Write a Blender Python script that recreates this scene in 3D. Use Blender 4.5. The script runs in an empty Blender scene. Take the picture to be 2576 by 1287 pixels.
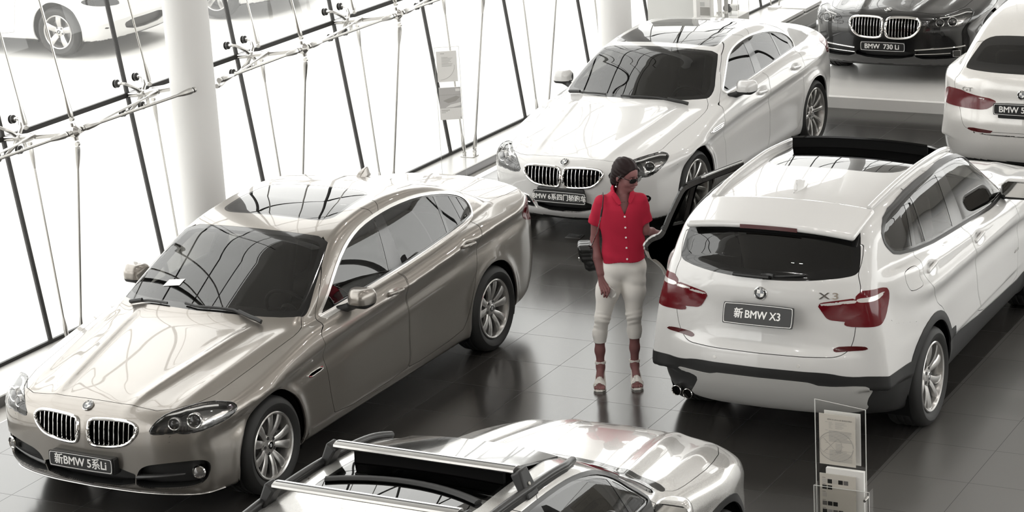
import bpy, math
import numpy as np
from mathutils import Matrix, Vector
sc=bpy.context.scene
COL=sc.collection
# ---------------------------------------------------------------- camera, sky, exposure
F_PX,YAW,PITCH,ROLL,CAM_H=5988.1,0.500426,0.290328,-0.058240,6.045
_f=np.array([-math.sin(YAW)*math.cos(PITCH),math.cos(YAW)*math.cos(PITCH),-math.sin(PITCH)])
_r=np.array([math.cos(YAW),math.sin(YAW),0.]); _u=np.cross(_r,_f)
_r,_u=math.cos(ROLL)*_r+math.sin(ROLL)*_u,-math.sin(ROLL)*_r+math.cos(ROLL)*_u
cam=bpy.data.objects.new('camera',bpy.data.cameras.new('camera')); COL.objects.link(cam)
cam.matrix_world=Matrix([[_r[i],_u[i],-_f[i],(0,0,CAM_H)[i]] for i in range(3)]+[[0,0,0,1]])
cam.data.sensor_width=36; cam.data.lens=F_PX*36/2576; cam.data.clip_end=200
sc.camera=cam
wd=bpy.data.worlds.new('daylight'); sc.world=wd; wd.use_nodes=True
bg=wd.node_tree.nodes['Background']; bg.inputs['Color'].default_value=(1,.99,.97,1); bg.inputs['Strength'].default_value=3.7
vs=sc.view_settings; vs.view_transform='Standard'; vs.look='None'; vs.gamma=1; vs.use_curve_mapping=False; vs.exposure=0.0
# downlights of the hall, in pairs on the ceiling
for i in range(4):
    for j in range(6):
        for d in (-.22,.22):
            li=bpy.data.lights.new('downlight','AREA'); li.shape='DISK'; li.size=.17; li.energy=28; li.color=(1,.96,.91); lo=bpy.data.objects.new('downlight',li); COL.objects.link(lo); lo.location=(-8+4.6*i+d,-3+6.2*j,9.9)
sc.cycles.use_denoising=True; sc.cycles.max_bounces=10; sc.cycles.transparent_max_bounces=16
import numpy as np, math
# ---------------------------------------------------------------- numeric helpers
def pchip(pts):
    """shape-preserving cubic through (x, value) points, as a fast dense lookup"""
    p=np.array(sorted(pts),float); X=p[:,0]; Y=p[:,1]; h=np.diff(X); d=np.diff(Y)/h
    m=np.zeros(len(X))
    if len(X)==2: m[:]=d[0]
    else:
        w1=2*h[1:]+h[:-1]; w2=h[1:]+2*h[:-1]
        ok=d[:-1]*d[1:]>0
        den=np.where(ok,w1/np.where(d[:-1]==0,1,d[:-1])+w2/np.where(d[1:]==0,1,d[1:]),1)
        m[1:-1]=np.where(ok,(w1+w2)/den,0); m[0]=d[0]; m[-1]=d[-1]
    xs=np.linspace(X[0],X[-1],900); k=np.clip(np.searchsorted(X,xs)-1,0,len(h)-1)
    t=(xs-X[k])/h[k]; t2=t*t; t3=t2*t
    ys=(2*t3-3*t2+1)*Y[k]+(t3-2*t2+t)*h[k]*m[k]+(-2*t3+3*t2)*Y[k+1]+(t3-t2)*h[k]*m[k+1]
    s0,s1=m[0],m[-1]
    def f(x):
        v=np.interp(x,xs,ys)
        return v+np.minimum(x-X[0],0)*s0*f.ext+np.maximum(x-X[-1],0)*s1*f.ext
    f.ext=1.0
    def g(x): return (f(x+.01)-f(x-.01))/.02
    f.d=g
    return f
def smax(a,b,k):
    h=np.maximum(k-np.abs(a-b),0)/k
    return np.maximum(a,b)+h*h*k*.25
def smin(a,b,k): return -smax(-a,-b,k)
def gauss(t): return np.exp(-t*t)
def grad(F,P,e=1.5e-3):
    g=np.empty_like(P)
    for k in range(3):
        q=P.copy(); q[:,k]+=e; a=F(q[:,0],q[:,1],q[:,2]); q[:,k]-=2*e; g[:,k]=(a-F(q[:,0],q[:,1],q[:,2]))/(2*e)
    return g
def project(F,P,n=3,maxstep=.02):
    for _ in range(n):
        g=grad(F,P); v=F(P[:,0],P[:,1],P[:,2]); s=v/np.maximum((g*g).sum(1),.05)
        st=g*s[:,None]; L=np.linalg.norm(st,axis=1,keepdims=True)
        P=P-st*np.minimum(1,maxstep/np.maximum(L,1e-9))
    return P
def nets(F,lo,hi,h,sym=False):
    """surface nets of F<0 on a regular grid -> verts, triangles (outward)"""
    lo=np.array(lo,float); hi=np.array(hi,float)
    if sym: n=int(math.ceil(hi[1]/h)); ys=np.arange(-n,n+1)*h
    else: ys=np.arange(lo[1],hi[1]+h,h)
    xs=np.arange(lo[0],hi[0]+h,h); zs=np.arange(lo[2],hi[2]+h,h)
    if sym:
        yp=ys[n:]; A=np.empty((len(xs),len(yp),len(zs)),np.float32)
        for j,yv in enumerate(yp):
            X,Z=np.meshgrid(xs,zs,indexing='ij'); A[:,j,:]=F(X,np.full_like(X,yv),Z)
        A=np.concatenate([A[:,:0:-1,:],A],1)
    else:
        A=np.empty((len(xs),len(ys),len(zs)),np.float32)
        for j,yv in enumerate(ys):
            X,Z=np.meshgrid(xs,zs,indexing='ij'); A[:,j,:]=F(X,np.full_like(X,yv),Z)
    S=A<0
    c=np.zeros(tuple(s-1 for s in A.shape),np.int8)
    for i in (0,1):
        for j in (0,1):
            for k in (0,1): c+=S[i:i+c.shape[0],j:j+c.shape[1],k:k+c.shape[2]]
    act=(c>0)&(c<8); idx=np.full(c.shape,-1,np.int64); I=np.argwhere(act); idx[act]=np.arange(len(I))
    acc=np.zeros((len(I),3)); cnt=np.zeros(len(I))
    for ax in range(3):
        o=[a for a in range(3) if a!=ax]
        for u in (0,1):
            for v in (0,1):
                p0=I.copy(); p0[:,o[0]]+=u; p0[:,o[1]]+=v; p1=p0.copy(); p1[:,ax]+=1
                a=A[p0[:,0],p0[:,1],p0[:,2]]; b=A[p1[:,0],p1[:,1],p1[:,2]]; m=(a<0)!=(b<0)
                t=np.where(m,a/np.where(m,a-b,1),0); q=p0.astype(float); q[:,ax]+=t
                acc[m]+=q[m]; cnt[m]+=1
    P=acc/cnt[:,None]*h+np.array([xs[0],ys[0],zs[0]])
    T=[]
    for ax in range(3):
        o=[(ax+1)%3,(ax+2)%3]
        sl0=[slice(None)]*3; sl1=[slice(None)]*3; sl0[ax]=slice(0,-1); sl1[ax]=slice(1,None)
        a=S[tuple(sl0)]; b=S[tuple(sl1)]
        for flip,m in ((0,a&~b),(1,~a&b)):
            E=np.argwhere(m); ok=(E[:,o[0]]>0)&(E[:,o[1]]>0)&(E[:,o[0]]<S.shape[o[0]]-1)&(E[:,o[1]]<S.shape[o[1]]-1); E=E[ok]
            if not len(E): continue
            def cell(du,dv):
                q=E.copy(); q[:,o[0]]-=du; q[:,o[1]]-=dv; return idx[q[:,0],q[:,1],q[:,2]]
            q=[cell(1,1),cell(0,1),cell(0,0),cell(1,0)]
            if flip: q=q[::-1]
            T.append(np.stack([q[0],q[1],q[2]],1)); T.append(np.stack([q[0],q[2],q[3]],1))
    return P,np.concatenate(T)
def chaikin(P,n=2,closed=True):
    P=np.array(P,float)
    for _ in range(n):
        Q=np.roll(P,-1,0) if closed else P[1:]
        A=P if closed else P[:-1]
        R=np.stack([.75*A+.25*Q,.25*A+.75*Q],1).reshape(-1,2)
        P=R if closed else np.concatenate([P[:1],R,P[-1:]])
    return P
def sdpoly(U,poly):
    """signed distance to a closed 2-D polygon, negative inside"""
    lo=poly.min(0)-.15; hi=poly.max(0)+.15
    near=((U>lo)&(U<hi)).all(1); d=np.full(len(U),.15); P=U[near]
    if not len(P): return d
    best=np.full(len(P),1e9); ins=np.zeros(len(P),bool)
    for a,b in zip(poly,np.roll(poly,-1,0)):
        e=b-a; w=P-a; t=np.clip((w@e)/max(e@e,1e-12),0,1); q=w-t[:,None]*e
        best=np.minimum(best,(q*q).sum(1))
        c=(a[1]>P[:,1])!=(b[1]>P[:,1])
        if e[1]!=0: ins^=c&(P[:,0]<e[0]*(P[:,1]-a[1])/e[1]+a[0])
    d[near]=np.where(ins,-1,1)*np.sqrt(best)
    return d
def cut(V,T,lab,d,elig,new):
    """split the eligible triangles along d=0; those on the negative side get label `new`"""
    s=d<0; c=s[T].sum(1); m=elig&(c>0)&(c<3)
    inside=elig&(c==3); lab=lab.copy(); lab[inside]=new
    if not m.any(): return V,T,lab
    t=T[m]; l=lab[m]; st=s[t]; odd=np.where(c[m]==1,1,0)
    k=np.argmax(st==odd[:,None].astype(bool),1); r=np.arange(len(t))
    a=t[r,k]; b=t[r,(k+1)%3]; cc=t[r,(k+2)%3]
    e=np.concatenate([np.sort(np.stack([a,b],1),1),np.sort(np.stack([a,cc],1),1)])
    ue,inv=np.unique(e,axis=0,return_inverse=True); inv=inv.reshape(-1)
    d0=d[ue[:,0]]; d1=d[ue[:,1]]; w=np.clip(d0/(d0-d1),.02,.98)
    NV=V[ue[:,0]]*(1-w)[:,None]+V[ue[:,1]]*w[:,None]
    ab=len(V)+inv[:len(t)]; ac=len(V)+inv[len(t):]
    ins_a=s[a]
    T2=np.concatenate([T[~m],np.stack([a,ab,ac],1),np.stack([ab,b,cc],1),np.stack([ab,cc,ac],1)])
    la=np.where(ins_a,new,l); lb=np.where(ins_a,l,new)
    return np.concatenate([V,NV]),T2,np.concatenate([lab[~m],la,lb,lb])
# ---------------------------------------------------------------- car body as an implicit solid
class Body:
    """x forward, y left, z up, origin on the ground between the axles"""
    def __init__(s,**k):
        s.__dict__.update(k)
        for n in ('W','SP','XF','BF','XR','BR','ZD','CR','ZR','YB','ZB','TU','BOT','CL'):
            v=getattr(s,n)
            setattr(s,n,pchip(v) if not callable(v) else v)
        for n in ('ZD','W','YB','TU','CL','CR','BOT','ZR'): getattr(s,n).ext=0.0 if n!='ZR' else 1.0
        for n in ('XF','XR','SP'): getattr(s,n).ext=.6
        s.BF.ext=1.; s.BR.ext=1.
        s.ridges=getattr(s,'ridges',[]); s.ks=getattr(s,'ks',.07); s.kf=getattr(s,'kf',.07); s.kr=getattr(s,'kr',.07); s.kg=getattr(s,'kg',.09)
        s.clamp=getattr(s,'clamp',.02)
        for r in s.ridges: r['f']=pchip(r['pts']); r['f'].ext=1.
    def __call__(s,x,y,z):
        ay=np.abs(y); w=s.W(x)
        zc=s.CL(x); t=z-zc
        side=w+s.SP(z)
        side=side+s.cl*(np.where(t<0,1.0*gauss(t/.05)-1.1*gauss((t+.10)/.07),.857*gauss(t/.055)-.35*np.clip(t/.1,0,1)))
        for wx in (s.wb/2,-s.wb/2):
            r=np.hypot(x-wx,z-s.wr); side=side+s.flare*gauss((r-s.ar-.005)/.05)*np.where(z<zc,1,gauss((z-zc)/.06))
        for dx,dz,rx,rz,dp in getattr(s,'dents',()): side=side-dp*gauss(np.hypot((x-dx)/rx,(z-dz)/rz))
        gs=ay-side
        top=s.ZD(x)-s.CR(x)*(ay/.85)**2.4
        for r in s.ridges:
            q=ay-r['f'](x); m=1/(1+np.exp(-(x-r['x0'])/.06))/(1+np.exp((x-r['x1'])/.06))
            top=top+m*r['h']*(gauss(q/r['w']) if r.get('k','b')=='b' else np.where(q>0,gauss(q/r['w']),gauss(q/(r['w']*r.get('a',4)))))
        gt=(z-top)/np.sqrt(1+s.ZD.d(x)**2)
        gf=x-(s.XF(z)-s.BF(ay)); gr=(s.XR(z)+s.BR(ay))-x
        gf=gf/np.sqrt(1+np.minimum(np.abs(s.BF.d(ay)),3)**2); gr=gr/np.sqrt(1+np.minimum(np.abs(s.BR.d(ay)),3)**2)
        lo=smax(gs,gt,s.ks); lo=smax(lo,gf,s.kf); lo=smax(lo,gr,s.kr); lo=smax(lo,s.BOT(x)-z,.05)
        b=1/(1+np.exp(-(x-s.xm)/.25)); xr=x+ay**2*(s.cf*b-s.cb*(1-b))
        gz=(z-s.ZR(xr)+s.cr*(ay/.6)**2.2)/np.sqrt(1+s.ZR.d(xr)**2)
        gg=(ay-(s.YB(x)-(z-s.ZB(x))*s.TU(x)-s.bow*((z-s.ZB(x)))**2))/np.sqrt(1+s.TU(x)**2)
        gh=smax(smax(gz,gg,s.kg),.5-z,.02)
        return smin(lo,gh,s.kj)
# ---------------------------------------------------------------- materials
def _nt(name):
    m=bpy.data.materials.new(name); m.use_nodes=True; return m,m.node_tree.nodes,m.node_tree.links
def pbr(name,col,rough=.5,metal=0,coat=0,spec=.5,bump=None,sss=0):
    m,n,l=_nt(name); b=n['Principled BSDF']
    b.inputs['Base Color'].default_value=(*col,1); b.inputs['Roughness'].default_value=rough; b.inputs['Metallic'].default_value=metal
    b.inputs['Coat Weight'].default_value=coat; b.inputs['Coat Roughness'].default_value=.03; b.inputs['Specular IOR Level'].default_value=spec
    if bump:
        t=n.new('ShaderNodeTexNoise'); t.inputs['Scale'].default_value=bump[0]; t.inputs['Detail'].default_value=4
        c=n.new('ShaderNodeTexCoord'); l.new(c.outputs['Object'],t.inputs['Vector'])
        u=n.new('ShaderNodeBump'); u.inputs['Strength'].default_value=bump[1]; u.inputs['Distance'].default_value=bump[2]
        l.new(t.outputs['Fac'],u.inputs['Height']); l.new(u.outputs['Normal'],b.inputs['Normal'])
    return m
def flake(name,col,metal,rough):
    """metallic paint under clear lacquer: fine flake variation in the base"""
    m=pbr(name,col,rough,metal,1.0); n,l=m.node_tree.nodes,m.node_tree.links; b=n['Principled BSDF']
    t=n.new('ShaderNodeTexNoise'); t.inputs['Scale'].default_value=900; c=n.new('ShaderNodeTexCoord'); l.new(c.outputs['Object'],t.inputs['Vector'])
    r=n.new('ShaderNodeMapRange'); r.inputs['To Min'].default_value=rough-.06; r.inputs['To Max'].default_value=rough+.06
    l.new(t.outputs['Fac'],r.inputs['Value']); l.new(r.outputs['Result'],b.inputs['Roughness'])
    return m
def pane(name,tint,refl=.06,rough=0.0,col=(1,1,1)):
    """thin sheet of glass: tinted see-through plus a reflection that grows towards grazing angles"""
    m,n,l=_nt(name); n.remove(n['Principled BSDF']); out=n['Material Output']
    lw=n.new('ShaderNodeLayerWeight'); lw.inputs['Blend'].default_value=.5
    p=n.new('ShaderNodeMath'); p.operation='POWER'; p.inputs[1].default_value=5; l.new(lw.outputs['Facing'],p.inputs[0])
    r=n.new('ShaderNodeMapRange'); r.inputs['To Min'].default_value=refl; r.inputs['To Max'].default_value=1; l.new(p.outputs[0],r.inputs['Value'])
    t=n.new('ShaderNodeBsdfTransparent'); t.inputs['Color'].default_value=(*tint,1)
    g=n.new('ShaderNodeBsdfGlossy'); g.inputs['Roughness'].default_value=rough; g.inputs['Color'].default_value=(*col,1)
    x=n.new('ShaderNodeMixShader'); l.new(r.outputs[0],x.inputs[0]); l.new(t.outputs[0],x.inputs[1]); l.new(g.outputs[0],x.inputs[2]); l.new(x.outputs[0],out.inputs[0])
    return m
M=dict(
 champagne=flake('champagne_paint',(.282,.260,.234),.75,.30), white=pbr('white_paint',(.60,.594,.584),.30,0,1.0), pearl=flake('pearl_white_paint',(.68,.665,.64),.2,.28), silver=flake('silver_paint',(.60,.59,.57),.6,.27),
 black=pbr('black_paint',(.006,.006,.006),.2,0,1.0),
 gloss=pbr('gloss_black',(.006,.006,.006),.08,0,.5), plastic=pbr('black_plastic',(.012,.012,.012),.5), satin=pbr('satin_black',(.02,.02,.02),.32),
 rubber=pbr('tyre_rubber',(.012,.012,.0115),.62,bump=(60,.15,.003)), chrome=pbr('chrome',(.82,.81,.79),.06,1), brightwork=pbr('bright_window_trim',(.86,.85,.83),.24,.75), alu=pbr('brushed_aluminium',(.62,.615,.60),.28,1), alloy=pbr('alloy_wheel_silver',(.50,.49,.475),.27,.85,.6),
 steel=pbr('stainless_steel',(.55,.54,.52),.22,1), disc=pbr('brake_disc_iron',(.18,.175,.17),.4,.9),
 carglass=pane('car_glass',(.34,.34,.33),.075), darkglass=pane('dark_roof_glass',(.03,.03,.03),.085), privacy=pane('privacy_glass',(.10,.10,.098),.075), lens=pane('lamp_lens',(.93,.93,.93),.06),
 red=pbr('red_lamp_plastic',(.105,.003,.007),.12,0,.35), darkred=pbr('dark_red_reflector',(.06,.002,.003),.22,0,.4), clearlamp=pbr('clear_lamp_plastic',(.68,.66,.64),.12,.3,.6), foglens=pbr('fog_lamp_lens',(.30,.295,.29),.12,.85,.6), skid=pbr('silver_skid_plate',(.42,.415,.40),.4,.2),
 lampdark=pbr('lamp_housing_dark',(.035,.035,.035),.25), reflector=pbr('lamp_reflector_bright',(.75,.74,.72),.18,.85), lampstrip=pbr('lamp_light_strip_white',(.82,.81,.80),.2),
 well=pbr('wheel_well_felt',(.006,.006,.006),.95,spec=.1), lining=pbr('cabin_lining_dark',(.028,.026,.024),.8), seat=pbr('seat_leather_dark',(.035,.033,.031),.55), seatlight=pbr('seat_leather_beige',(.36,.33,.29),.6), trimbeige=pbr('door_trim_beige',(.40,.375,.335),.6),
 platebl=pbr('plate_black',(.011,.011,.011),.35), white_ink=pbr('white_lettering',(.80,.79,.77),.5), grey_ink=pbr('emblem_blue_grey',(.20,.21,.23),.3,0,.5),
 paper=pbr('paper_sticker_white',(.8,.79,.77),.6),
)
# ---------------------------------------------------------------- mesh helpers
def link(name,me,parent=None):
    o=bpy.data.objects.new(name,me); COL.objects.link(o)
    if parent is not None: o.parent=parent
    return o
def add(name,V,F,mats,parent=None,N=None,idx=None,smooth=True):
    me=bpy.data.meshes.new(name); me.from_pydata(np.asarray(V,float).tolist(),[],F.tolist() if hasattr(F,'tolist') else F)
    for m in (mats if isinstance(mats,(list,tuple)) else [mats]): me.materials.append(m)
    k=len(me.polygons)
    if idx is not None: me.polygons.foreach_set('material_index',np.asarray(idx,np.int32))
    me.polygons.foreach_set('use_smooth',[bool(smooth)]*k)
    if N is not None: me.normals_split_custom_set_from_vertices(np.asarray(N,float).tolist())
    me.update(); return link(name,me,parent)
def empty(name,label,cat,loc=(0,0,0),rz=0,group=None):
    o=bpy.data.objects.new(name,None); COL.objects.link(o); o.location=loc; o.rotation_euler=(0,0,rz); o.empty_display_size=.2
    return tag(o,label,cat,group)
def tag(o,label,cat,group=None):
    o['label']=label; o['category']=cat
    if group: o['group']=group
    return o
def struct(o): o['kind']='structure'; return o
class PM:
    """collects boxes, tubes, lathes and strips; becomes one mesh"""
    def __init__(s): s.v=[]; s.f=[]; s.m=[]
    def put(s,V,F,m=0):
        b=len(s.v); s.v+=[tuple(map(float,p)) for p in V]; s.f+=[tuple(int(i)+b for i in q) for q in F]; s.m+=[m]*len(F); return s
    def box(s,lo,hi,m=0,R=None,c=None):
        x0,y0,z0=lo; x1,y1,z1=hi; V=np.array([(x0,y0,z0),(x1,y0,z0),(x1,y1,z0),(x0,y1,z0),(x0,y0,z1),(x1,y0,z1),(x1,y1,z1),(x0,y1,z1)],float)
        if R is not None: V=V@np.array(R).T
        if c is not None: V=V+np.array(c)
        return s.put(V,[(0,3,2,1),(4,5,6,7),(0,1,5,4),(1,2,6,5),(2,3,7,6),(3,0,4,7)],m)
    def tube(s,P,r,n=10,m=0,closed=False,cap=True,flat=None,up=(0,0,1)):
        P=np.asarray(P,float); k=len(P); rr=np.broadcast_to(np.asarray(r,float),(k,))
        if closed: T=np.roll(P,-1,0)-np.roll(P,1,0)
        else: T=np.gradient(P,axis=0)
        T/=np.linalg.norm(T,axis=1,keepdims=True)+1e-12
        U=np.cross(T,np.array(up,float)); bad=np.linalg.norm(U,axis=1)<1e-3; U[bad]=np.cross(T[bad],(1,0,0)); U/=np.linalg.norm(U,axis=1,keepdims=True); W=np.cross(U,T)
        a=np.linspace(0,2*np.pi,n,endpoint=False); fu,fw=(1,1) if flat is None else flat
        V=(P[:,None]+rr[:,None,None]*(fu*np.cos(a)[None,:,None]*U[:,None]+fw*np.sin(a)[None,:,None]*W[:,None])).reshape(-1,3); F=[]
        for i in range(k if closed else k-1):
            j=(i+1)%k
            for q in range(n): F.append((i*n+q,i*n+(q+1)%n,j*n+(q+1)%n,j*n+q))
        if cap and not closed: F+=[tuple(range(n))[::-1],tuple((k-1)*n+q for q in range(n))]
        return s.put(V,F,m)
    def lathe(s,prof,n=48,m=0,ax=None,closed=False):
        """prof: (radius, height) rows, turned about z then mapped by ax (3x3, origin)"""
        a=np.linspace(0,2*np.pi,n,endpoint=False); p=np.asarray(prof,float)
        V=np.stack([p[:,0,None]*np.cos(a),p[:,0,None]*np.sin(a),np.broadcast_to(p[:,1,None],(len(p),n))],-1).reshape(-1,3)
        if ax is not None: V=V@np.array(ax[0]).T+np.array(ax[1])
        F=[]; k=len(p); ms=m
        for i in range(k if closed else k-1):
            j=(i+1)%k
            for q in range(n): F.append((i*n+q,i*n+(q+1)%n,j*n+(q+1)%n,j*n+q))
        return s.put(V,F,ms)
    def prism(s,poly,z0,z1,m=0,ax=None):
        p=np.asarray(poly,float); n=len(p); V=np.concatenate([np.c_[p,np.full(n,z0)],np.c_[p,np.full(n,z1)]])
        if ax is not None: V=V@np.array(ax[0]).T+np.array(ax[1])
        return s.put(V,[tuple(range(n))[::-1],tuple(range(n,2*n))]+[(i,(i+1)%n,n+(i+1)%n,n+i) for i in range(n)],m)
    def out(s,name,mats,parent=None,smooth=True,bevel=0,angle=40):
        o=add(name,s.v,s.f,mats,parent,idx=s.m,smooth=smooth)
        if smooth:
            me=o.data
            try: me.set_sharp_from_angle(angle=math.radians(angle))
            except Exception: pass
        if bevel:
            b=o.modifiers.new('bevel','BEVEL'); b.width=bevel; b.segments=2; b.limit_method='ANGLE'
        return o
def frame_of(n,up=(0,0,1)):
    """columns x,y,z with z along n, y as near to `up` as it can be"""
    z=np.array(n,float); z/=np.linalg.norm(z); x=np.cross(np.array(up,float),z); x/=np.linalg.norm(x)+1e-12; return np.stack([x,np.cross(z,x),z],1)
TEXTS=[]
def text_at(name,s,size,P,R,mat,parent,depth=.0012,bold=.0,sx=1,align='CENTER',spacing=1.0):
    cu=bpy.data.curves.new(name,'FONT'); cu.body=s; cu.size=size; cu.align_x=align; cu.align_y='CENTER'; cu.extrude=depth; cu.space_character=spacing
    cu.materials.append(mat); o=link(name,cu); TEXTS.append((o,parent,np.array(P,float),np.array(R)@np.diag([sx,1,1]),bold))
def settle_texts():
    """turn every lettering into a mesh under its parent"""
    dg=bpy.context.evaluated_depsgraph_get()
    for o,par,P,R,bold in TEXTS:
        me=bpy.data.meshes.new_from_object(o.evaluated_get(dg)); n=o.name
        if bold:   # a heavier face: the outline laid over itself with small shifts
            V=np.array([v.co for v in me.vertices]); F=[tuple(p.vertices) for p in me.polygons]; k=len(V); mt=me.materials[0]; VV=[];FF=[]
            for i,(dx,dy) in enumerate(((0,0),(bold,0),(-bold,0),(0,bold*.7),(0,-bold*.7))): VV.append(V+[dx,dy,-1e-5*i]); FF+=[tuple(q+i*k for q in f) for f in F]
            me=bpy.data.meshes.new(n); me.from_pydata(np.concatenate(VV).tolist(),[],FF); me.materials.append(mt)
        bpy.data.objects.remove(o); me.name=n
        q=link(n.split('.')[0],me,par); m=np.eye(4); m[:3,:3]=R; m[:3,3]=P; q.matrix_local=Matrix(m.tolist())
def loft_solid(F,lo,hi,h,name,mats,parent,n=2,idxf=None):
    V,T=nets(F,lo,hi,h); V=project(F,V,n); N=grad(F,V); N/=np.linalg.norm(N,axis=1,keepdims=True)+1e-9
    idx=None if idxf is None else idxf(V[T].mean(1),N[T].mean(1))
    return add(name,V,T,mats,parent,N,idx)
def rbox(x,y,z,c,b,r):
    qx=np.abs(x-c[0])-b[0]+r; qy=np.abs(y-c[1])-b[1]+r; qz=np.abs(z-c[2])-b[2]+r
    return np.sqrt(np.maximum(qx,0)**2+np.maximum(qy,0)**2+np.maximum(qz,0)**2)+np.minimum(np.maximum(qx,np.maximum(qy,qz)),0)-r
def capsule(x,y,z,a,b,ra,rb):
    a=np.array(a,float); b=np.array(b,float); d=b-a; L=d@d
    t=np.clip(((x-a[0])*d[0]+(y-a[1])*d[1]+(z-a[2])*d[2])/L,0,1)
    return np.sqrt((x-a[0]-t*d[0])**2+(y-a[1]-t*d[1])**2+(z-a[2]-t*d[2])**2)-(ra+(rb-ra)*t)
# ---------------------------------------------------------------- the bodies of the cars
SEDAN_SP=[(.16,-.11),(.22,-.05),(.32,-.02),(.5,-.012),(.7,-.004),(.85,0),(.95,-.012),(1.05,-.03),(1.2,-.05)]
def champagne_body():
    return Body(dents=[(-.10,.915,.085,.036,.022),(-1.19,.955,.085,.036,.022)],wb=3.108,wr=.335,ar=.385,flare=.014,cl=.019,
    W=[(-2.7,.78),(-2.4,.865),(-2.0,.912),(-1.55,.930),(-.8,.928),(0,.928),(1.0,.93),(1.55,.935),(1.9,.918),(2.2,.875),(2.45,.82)],
    SP=SEDAN_SP,
    CL=[(-2.6,1.0),(-2.0,1.0),(-1.2,.965),(-.1,.90),(.6,.862),(1.1,.81),(1.6,.75),(2.3,.66)],
    XF=[(.16,2.26),(.22,2.34),(.30,2.385),(.42,2.395),(.56,2.40),(.66,2.39),(.76,2.36),(.84,2.28)],
    BF=[(0,0),(.3,.014),(.5,.045),(.65,.09),(.75,.14),(.83,.215),(.90,.35)],
    XR=[(.2,-2.46),(.3,-2.55),(.45,-2.62),(.6,-2.645),(.8,-2.635),(.95,-2.60),(1.05,-2.62),(1.12,-2.66)],
    BR=[(0,0),(.3,.012),(.5,.04),(.65,.09),(.78,.18),(.86,.3),(.92,.45)],
    ZD=[(2.42,.69),(2.34,.765),(2.2,.815),(2.0,.855),(1.6,.925),(1.2,.99),(.9,1.025),(.5,1.035),(-.3,1.045),(-.9,1.08),(-1.5,1.115),(-2.0,1.12),(-2.45,1.098),(-2.68,1.075)],
    CR=[(2.4,.06),(2.0,.085),(1.5,.085),(1.0,.075),(.5,.07),(-1.5,.075),(-2.0,.10),(-2.6,.07)],
    ZR=[(1.5,.82),(1.16,1.0),(.9,1.13),(.6,1.275),(.36,1.385),(.2,1.43),(0,1.462),(-.3,1.486),(-.55,1.49),(-.85,1.476),(-1.15,1.435),(-1.45,1.355),(-1.7,1.26),(-1.95,1.145),(-2.1,1.06),(-2.3,.92),(-2.42,.72),(-2.5,.40)],
    YB=[(1.2,.75),(.9,.785),(.3,.805),(-.5,.81),(-1.3,.79),(-1.7,.74),(-2.1,.66)],
    ZB=[(1.2,.97),(.7,.968),(-.3,.984),(-.9,1.022),(-1.5,1.046),(-2.2,1.07)],
    TU=[(1.2,.27),(.5,.29),(-1.0,.30),(-1.6,.34),(-2.1,.38)],bow=.28,
    BOT=[(2.4,.19),(1.5,.17),(-1.5,.18),(-2.4,.24),(-2.65,.27)],
    xm=-.6,cf=.33,cb=.20,cr=.015,kj=.03,kg=.05,ks=.055,
    ridges=[dict(pts=[(1.0,.52),(2.3,.30)],h=.018,w=.045,x0=1.05,x1=2.2),dict(pts=[(1.0,.74),(2.3,.60)],h=.014,w=.06,x0=1.0,x1=2.1)])

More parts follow.
